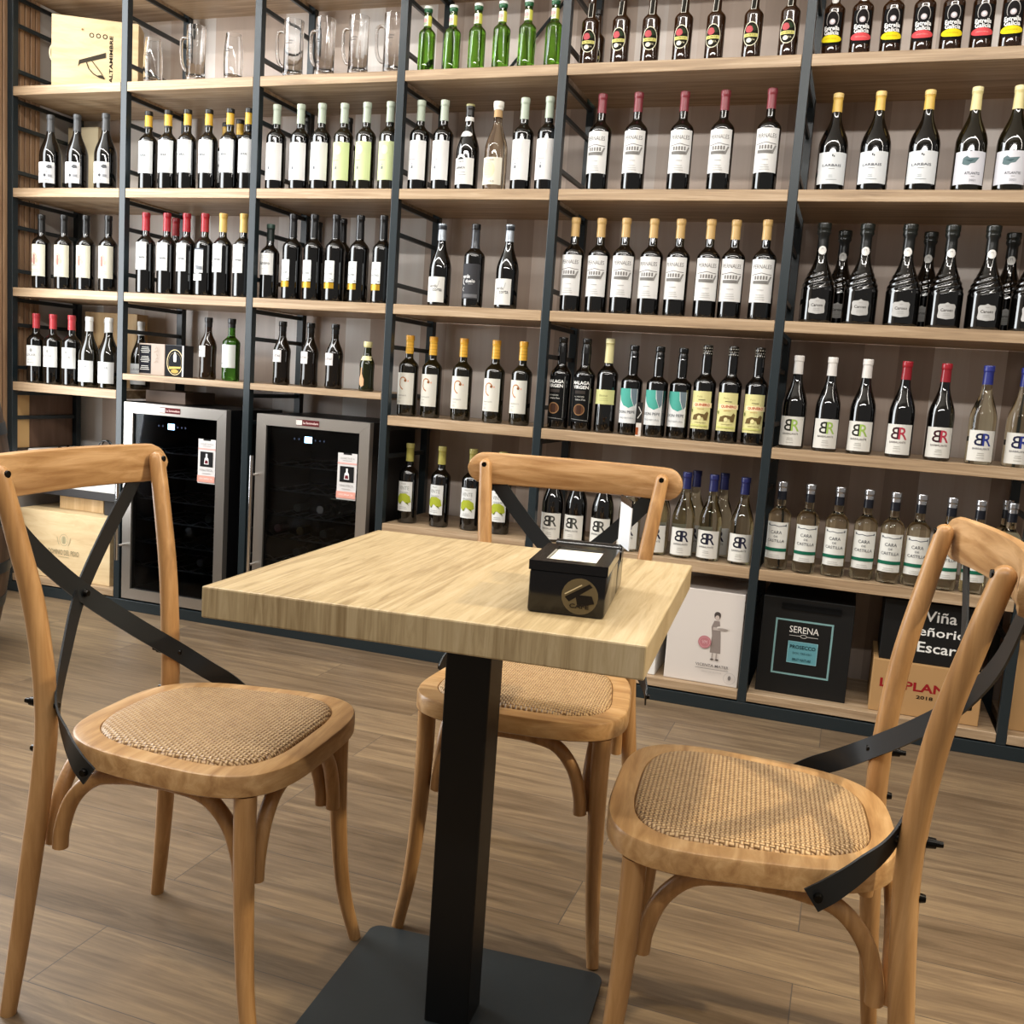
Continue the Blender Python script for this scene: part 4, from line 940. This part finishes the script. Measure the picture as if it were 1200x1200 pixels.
# ------------------------------------------------------------------ chairs
def bolt(pts, radii, parent):
    b = bmesh.new(); add_tube(b, pts, radii, 10, 0); return mesh_obj('bolt', b, M_BOLT, parent, smooth=40)
def chair_proto():
    r = empty('bistro_chair', (0, 0, 0))
    # seat ring and woven pad; outline is a rounded trapezoid
    def outline(inset, n=72):
        pts = []
        for k in range(n):
            a = 2*PI*k/n; c, s = math.cos(a), math.sin(a); e = 2/3.4
            x = math.copysign(abs(c)**e, c); y = math.copysign(abs(s)**e, s)
            t = (y+1)/2; hw = .178 + (.222-.178)*t
            pts.append((x*(hw-inset), .0 + y*(.205-inset)))
        return pts
    bm = bmesh.new(); rings = []
    for ins, z in ((.006, .424), (.0, .428), (.0, .455), (.0022, .4595), (.006, .461), (.036, .461), (.038, .456), (.038, .43), (.034, .424)):
        rings.append([bm.verts.new((x, y, z)) for x, y in outline(ins)])
    m = len(rings)
    for i in range(m):
        A, B = rings[i], rings[(i+1) % m]
        for k in range(len(A)): bm.faces.new((A[k], A[(k+1) % len(A)], B[(k+1) % len(A)], B[k]))
    mesh_obj('seat_frame', bm, M_SEAT, r, smooth=35)
    bm = bmesh.new(); rings = []
    for ins, z in ((.0375, .44), (.0375, .459), (.041, .4645), (.05, .4680), (.08, .4705), (.13, .472)):
        rings.append([bm.verts.new((x, y, z)) for x, y in outline(ins)])
    for A, B in zip(rings, rings[1:]):
        for k in range(len(A)): bm.faces.new((A[k], A[(k+1) % len(A)], B[(k+1) % len(A)], B[k]))
    bm.faces.new(rings[-1]); bm.faces.new(rings[0])
    mesh_obj('woven_seat', bm, M_WEAVE, r, smooth=60)
    for s in (1, -1):
        bm = bmesh.new()
        add_tube(bm, [(s*.202, -.240, 0), (s*.196, -.228, .1), (s*.186, -.214, .24), (s*.172, -.202, .40), (s*.168, -.200, .51), (s*.176, -.214, .66), (s*.190, -.240, .79), (s*.199, -.258, .870)], [.0125, .0145, .0165, .017, .017, .0165, .0155, .0145], 14, 6, True)
        lg = mesh_obj('backrest_post', bm, M_CHAIR, r, smooth=50)
        bolt([(s*.199, -.250, .872), (s*.199, -.2425, .872)], [.0062, .0055], lg)
        bolt([(s*.168, -.182, .513), (s*.168, -.1765, .513)], [.0062, .0045], lg)
        bolt([(s*.168, -.214, .513), (s*.168, -.228, .513), (s*.168, -.229, .513), (s*.168, -.237, .513)], [.0078, .0068, .0045, .004], lg)
        bolt([(s*.170, -.215, .438), (s*.170, -.224, .438)], [.007, .005], lg)
        bm = bmesh.new()
        add_tube(bm, [(s*.170, .150, .425), (s*.170, .151, .34), (s*.173, .156, .22), (s*.180, .168, .10), (s*.192, .191, 0)], [.0175, .017, .0155, .0135, .0115], 14, 6)
        mesh_obj('leg', bm, M_CHAIR, r, smooth=50)
    # bentwood arches under the seat
    def arch(p0, p1, zlow=.275):
        p0, p1 = Vector(p0), Vector(p1); d = p1-p0
        bm = bmesh.new()
        pts = [p0+d*t+Vector((0, 0, z)) for t, z in ((0, zlow), (.012, .31), (.07, .36), (.19, .398), (.36, .410), (.5, .4115), (.64, .410), (.81, .398), (.93, .36), (.988, .31), (1, zlow))]
        add_tube(bm, pts, [.0125], 12, 5); mesh_obj('arch_brace', bm, M_CHAIR, r, smooth=50)
    for s in (1, -1): arch((s*.158, -.180, 0), (s*.146, .132, 0))
    arch((-.140, .156, 0), (.140, .156, 0)); arch((-.150, -.199, 0), (.150, -.199, 0))
    # back rail behind the posts, bowed backwards
    bm = bmesh.new(); rings = []
    hx, rr_ = .243, .0365
    ends = [hx - rr_ + rr_*math.sin(math.radians(q)) for q in (88, 76, 64, 52, 40, 28, 14)]
    xs_ = [-e for e in ends] + [-.2 + .4*k/20 for k in range(21)] + ends[::-1]
    for x in xs_:
        t = x/hx; y = -.2745 - .034*(1 - t*t)
        e = max(0, (abs(x)-(hx-rr_))/rr_); hz = rr_*math.sqrt(max(.0008, 1-e*e)); zc = .861
        ring = []
        for k in range(12):
            a = 2*PI*k/12; c, q = math.cos(a), math.sin(a)
            ring.append(bm.verts.new((x, y + .0115*math.copysign(abs(c)**.6, c), zc + hz*math.copysign(abs(q)**.55, q) )))
        rings.append(ring)
    for A, B in zip(rings, rings[1:]):
        for k in range(12): bm.faces.new((A[k], A[(k+1) % 12], B[(k+1) % 12], B[k]))
    bm.faces.new(rings[0]); bm.faces.new(rings[-1])
    mesh_obj('backrest_rail', bm, M_RAIL, r, smooth=45)
    for s in (1, -1):
        off = .0025*s
        P = [(s*.186, -.291, .848), (s*.170, -.291, .820), (s*.092, -.286+off, .734), (0, -.266+off, .650), (-s*.085, -.226+off, .578), (-s*.166, -.1805, .513), (-s*.197, -.140, .477), (-s*.2165, -.105, .452), (-s*.2215, -.08, .434)]
        N = [(0, 1, 0)]*4 + [(s*.12, 1, 0), (s*.4, 1, 0), (s*.9, .5, .1), (s*1, .1, .1), (s*1, 0, .05)]
        bm = bmesh.new(); add_strap(bm, P, N, .034, .0032); st = mesh_obj('cross_strap', bm, M_BLACKIRON, r, smooth=30)
        bolt([(-s*.2195, -.088, .440), (-s*.2285, -.088, .440)], [.007, .005], st)
        if s == 1:
            bolt([(0, -.259, .650), (0, -.253, .650)], [.007, .005], st); bolt([(0, -.272, .650), (0, -.286, .650)], [.0075, .005], st)
    return r
ch = chair_proto()
CH = [(-.962, -1.943, -84.9, 'left beech bistro chair with woven seat, facing right towards the table'), (-.559, -1.459, 185.0, 'far beech bistro chair tucked behind the table, its back to the shelves'), (-.089, -1.838, 95.2, 'right beech bistro chair facing left towards the table, closest to the viewer')]
for i, (x, y, a, lab) in enumerate(CH):
    o = ch if i == 0 else dup(ch)
    o.location = (x, y, 0); o.rotation_euler = (0, 0, math.radians(a)); tag(o, lab, 'chair', 'chairs around the bistro table')

# ------------------------------------------------------------------ light
def area(name, loc, target, sx, sy, power, col, spread=180):
    l = bpy.data.lights.new(name, 'AREA'); l.shape = 'RECTANGLE'; l.size = sx; l.size_y = sy; l.energy = power; l.color = col; l.spread = math.radians(spread)
    o = bpy.data.objects.new(name, l); o.location = loc
    o.rotation_euler = (Vector(target) - Vector(loc)).to_track_quat('-Z', 'Y').to_euler(); return link(o)
def spot(name, loc, target, power, col, size=60, blend=.5, rad=.05):
    l = bpy.data.lights.new(name, 'SPOT'); l.energy = power; l.color = col; l.spot_size = math.radians(size); l.spot_blend = blend; l.shadow_soft_size = rad
    o = bpy.data.objects.new(name, l); o.location = loc
    o.rotation_euler = (Vector(target) - Vector(loc)).to_track_quat('-Z', 'Y').to_euler(); return link(o)
area('window_daylight', (-3.58, -1.10, 1.78), (-2, -1.10, 1.78), 1.5, 2.85, 135, (.95, .98, 1))
area('ceiling_strip', (-1.2, -1.45, 2.92), (-1.2, -1.2, 0), 4.6, .08, 66, (1, .96, .91))
area('ceiling_strip', (-.6, -3.6, 2.80), (-.7, 0, 1.2), 4.2, .08, 62, (1, .96, .91))
area('ceiling_strip', (1.9, -1.7, 2.92), (1.4, -1.6, 0), .08, 2.6, 26, (1, .93, .84))
spot('ceiling_spot', (2.3, -1.75, 2.75), (-.2, -1.87, .55), 330, (1, .84, .58), 46, .6, .05)
spot('ceiling_spot', (-1.75, -2.4, 2.85), (-1.0, -1.95, .4), 30, (1, .92, .86), 60, .6, .06)
w = bpy.data.worlds.new('room_ambient'); SC.world = w; w.use_nodes = True
w.node_tree.nodes['Background'].inputs['Color'].default_value = lin('#b4b0ac'); w.node_tree.nodes['Background'].inputs['Strength'].default_value = .42

# ------------------------------------------------------------------ camera
cd = bpy.data.cameras.new('camera'); cd.sensor_fit = 'HORIZONTAL'; cd.sensor_width = 36; cd.lens = 36*1152.16/1200; cd.clip_start = .02
cam = link(bpy.data.objects.new('camera', cd))
pi_, ro, ya = 0.131495788, 0.0686366923, -0.328590125
fw = Vector((math.sin(ya)*math.cos(pi_), math.cos(ya)*math.cos(pi_), -math.sin(pi_))); rt = Vector((math.cos(ya), -math.sin(ya), 0)); up = rt.cross(fw)
r2 = rt*math.cos(ro) + up*math.sin(ro); u2 = -rt*math.sin(ro) + up*math.cos(ro)
M = Matrix((r2, u2, -fw)).transposed().to_4x4(); M.translation = (0, -3.3, 1.0605)
cam.matrix_world = M
SC.camera = cam
vs = SC.view_settings; vs.view_transform = 'Standard'; vs.look = 'None'; vs.gamma = 1; vs.exposure = 0; vs.use_curve_mapping = False
cy = SC.cycles
cy.use_denoising = True; cy.max_bounces = 10; cy.transmission_bounces = 8; cy.glossy_bounces = 4; cy.diffuse_bounces = 4; cy.caustics_reflective = False; cy.caustics_refractive = False
cy.sample_clamp_indirect = 4
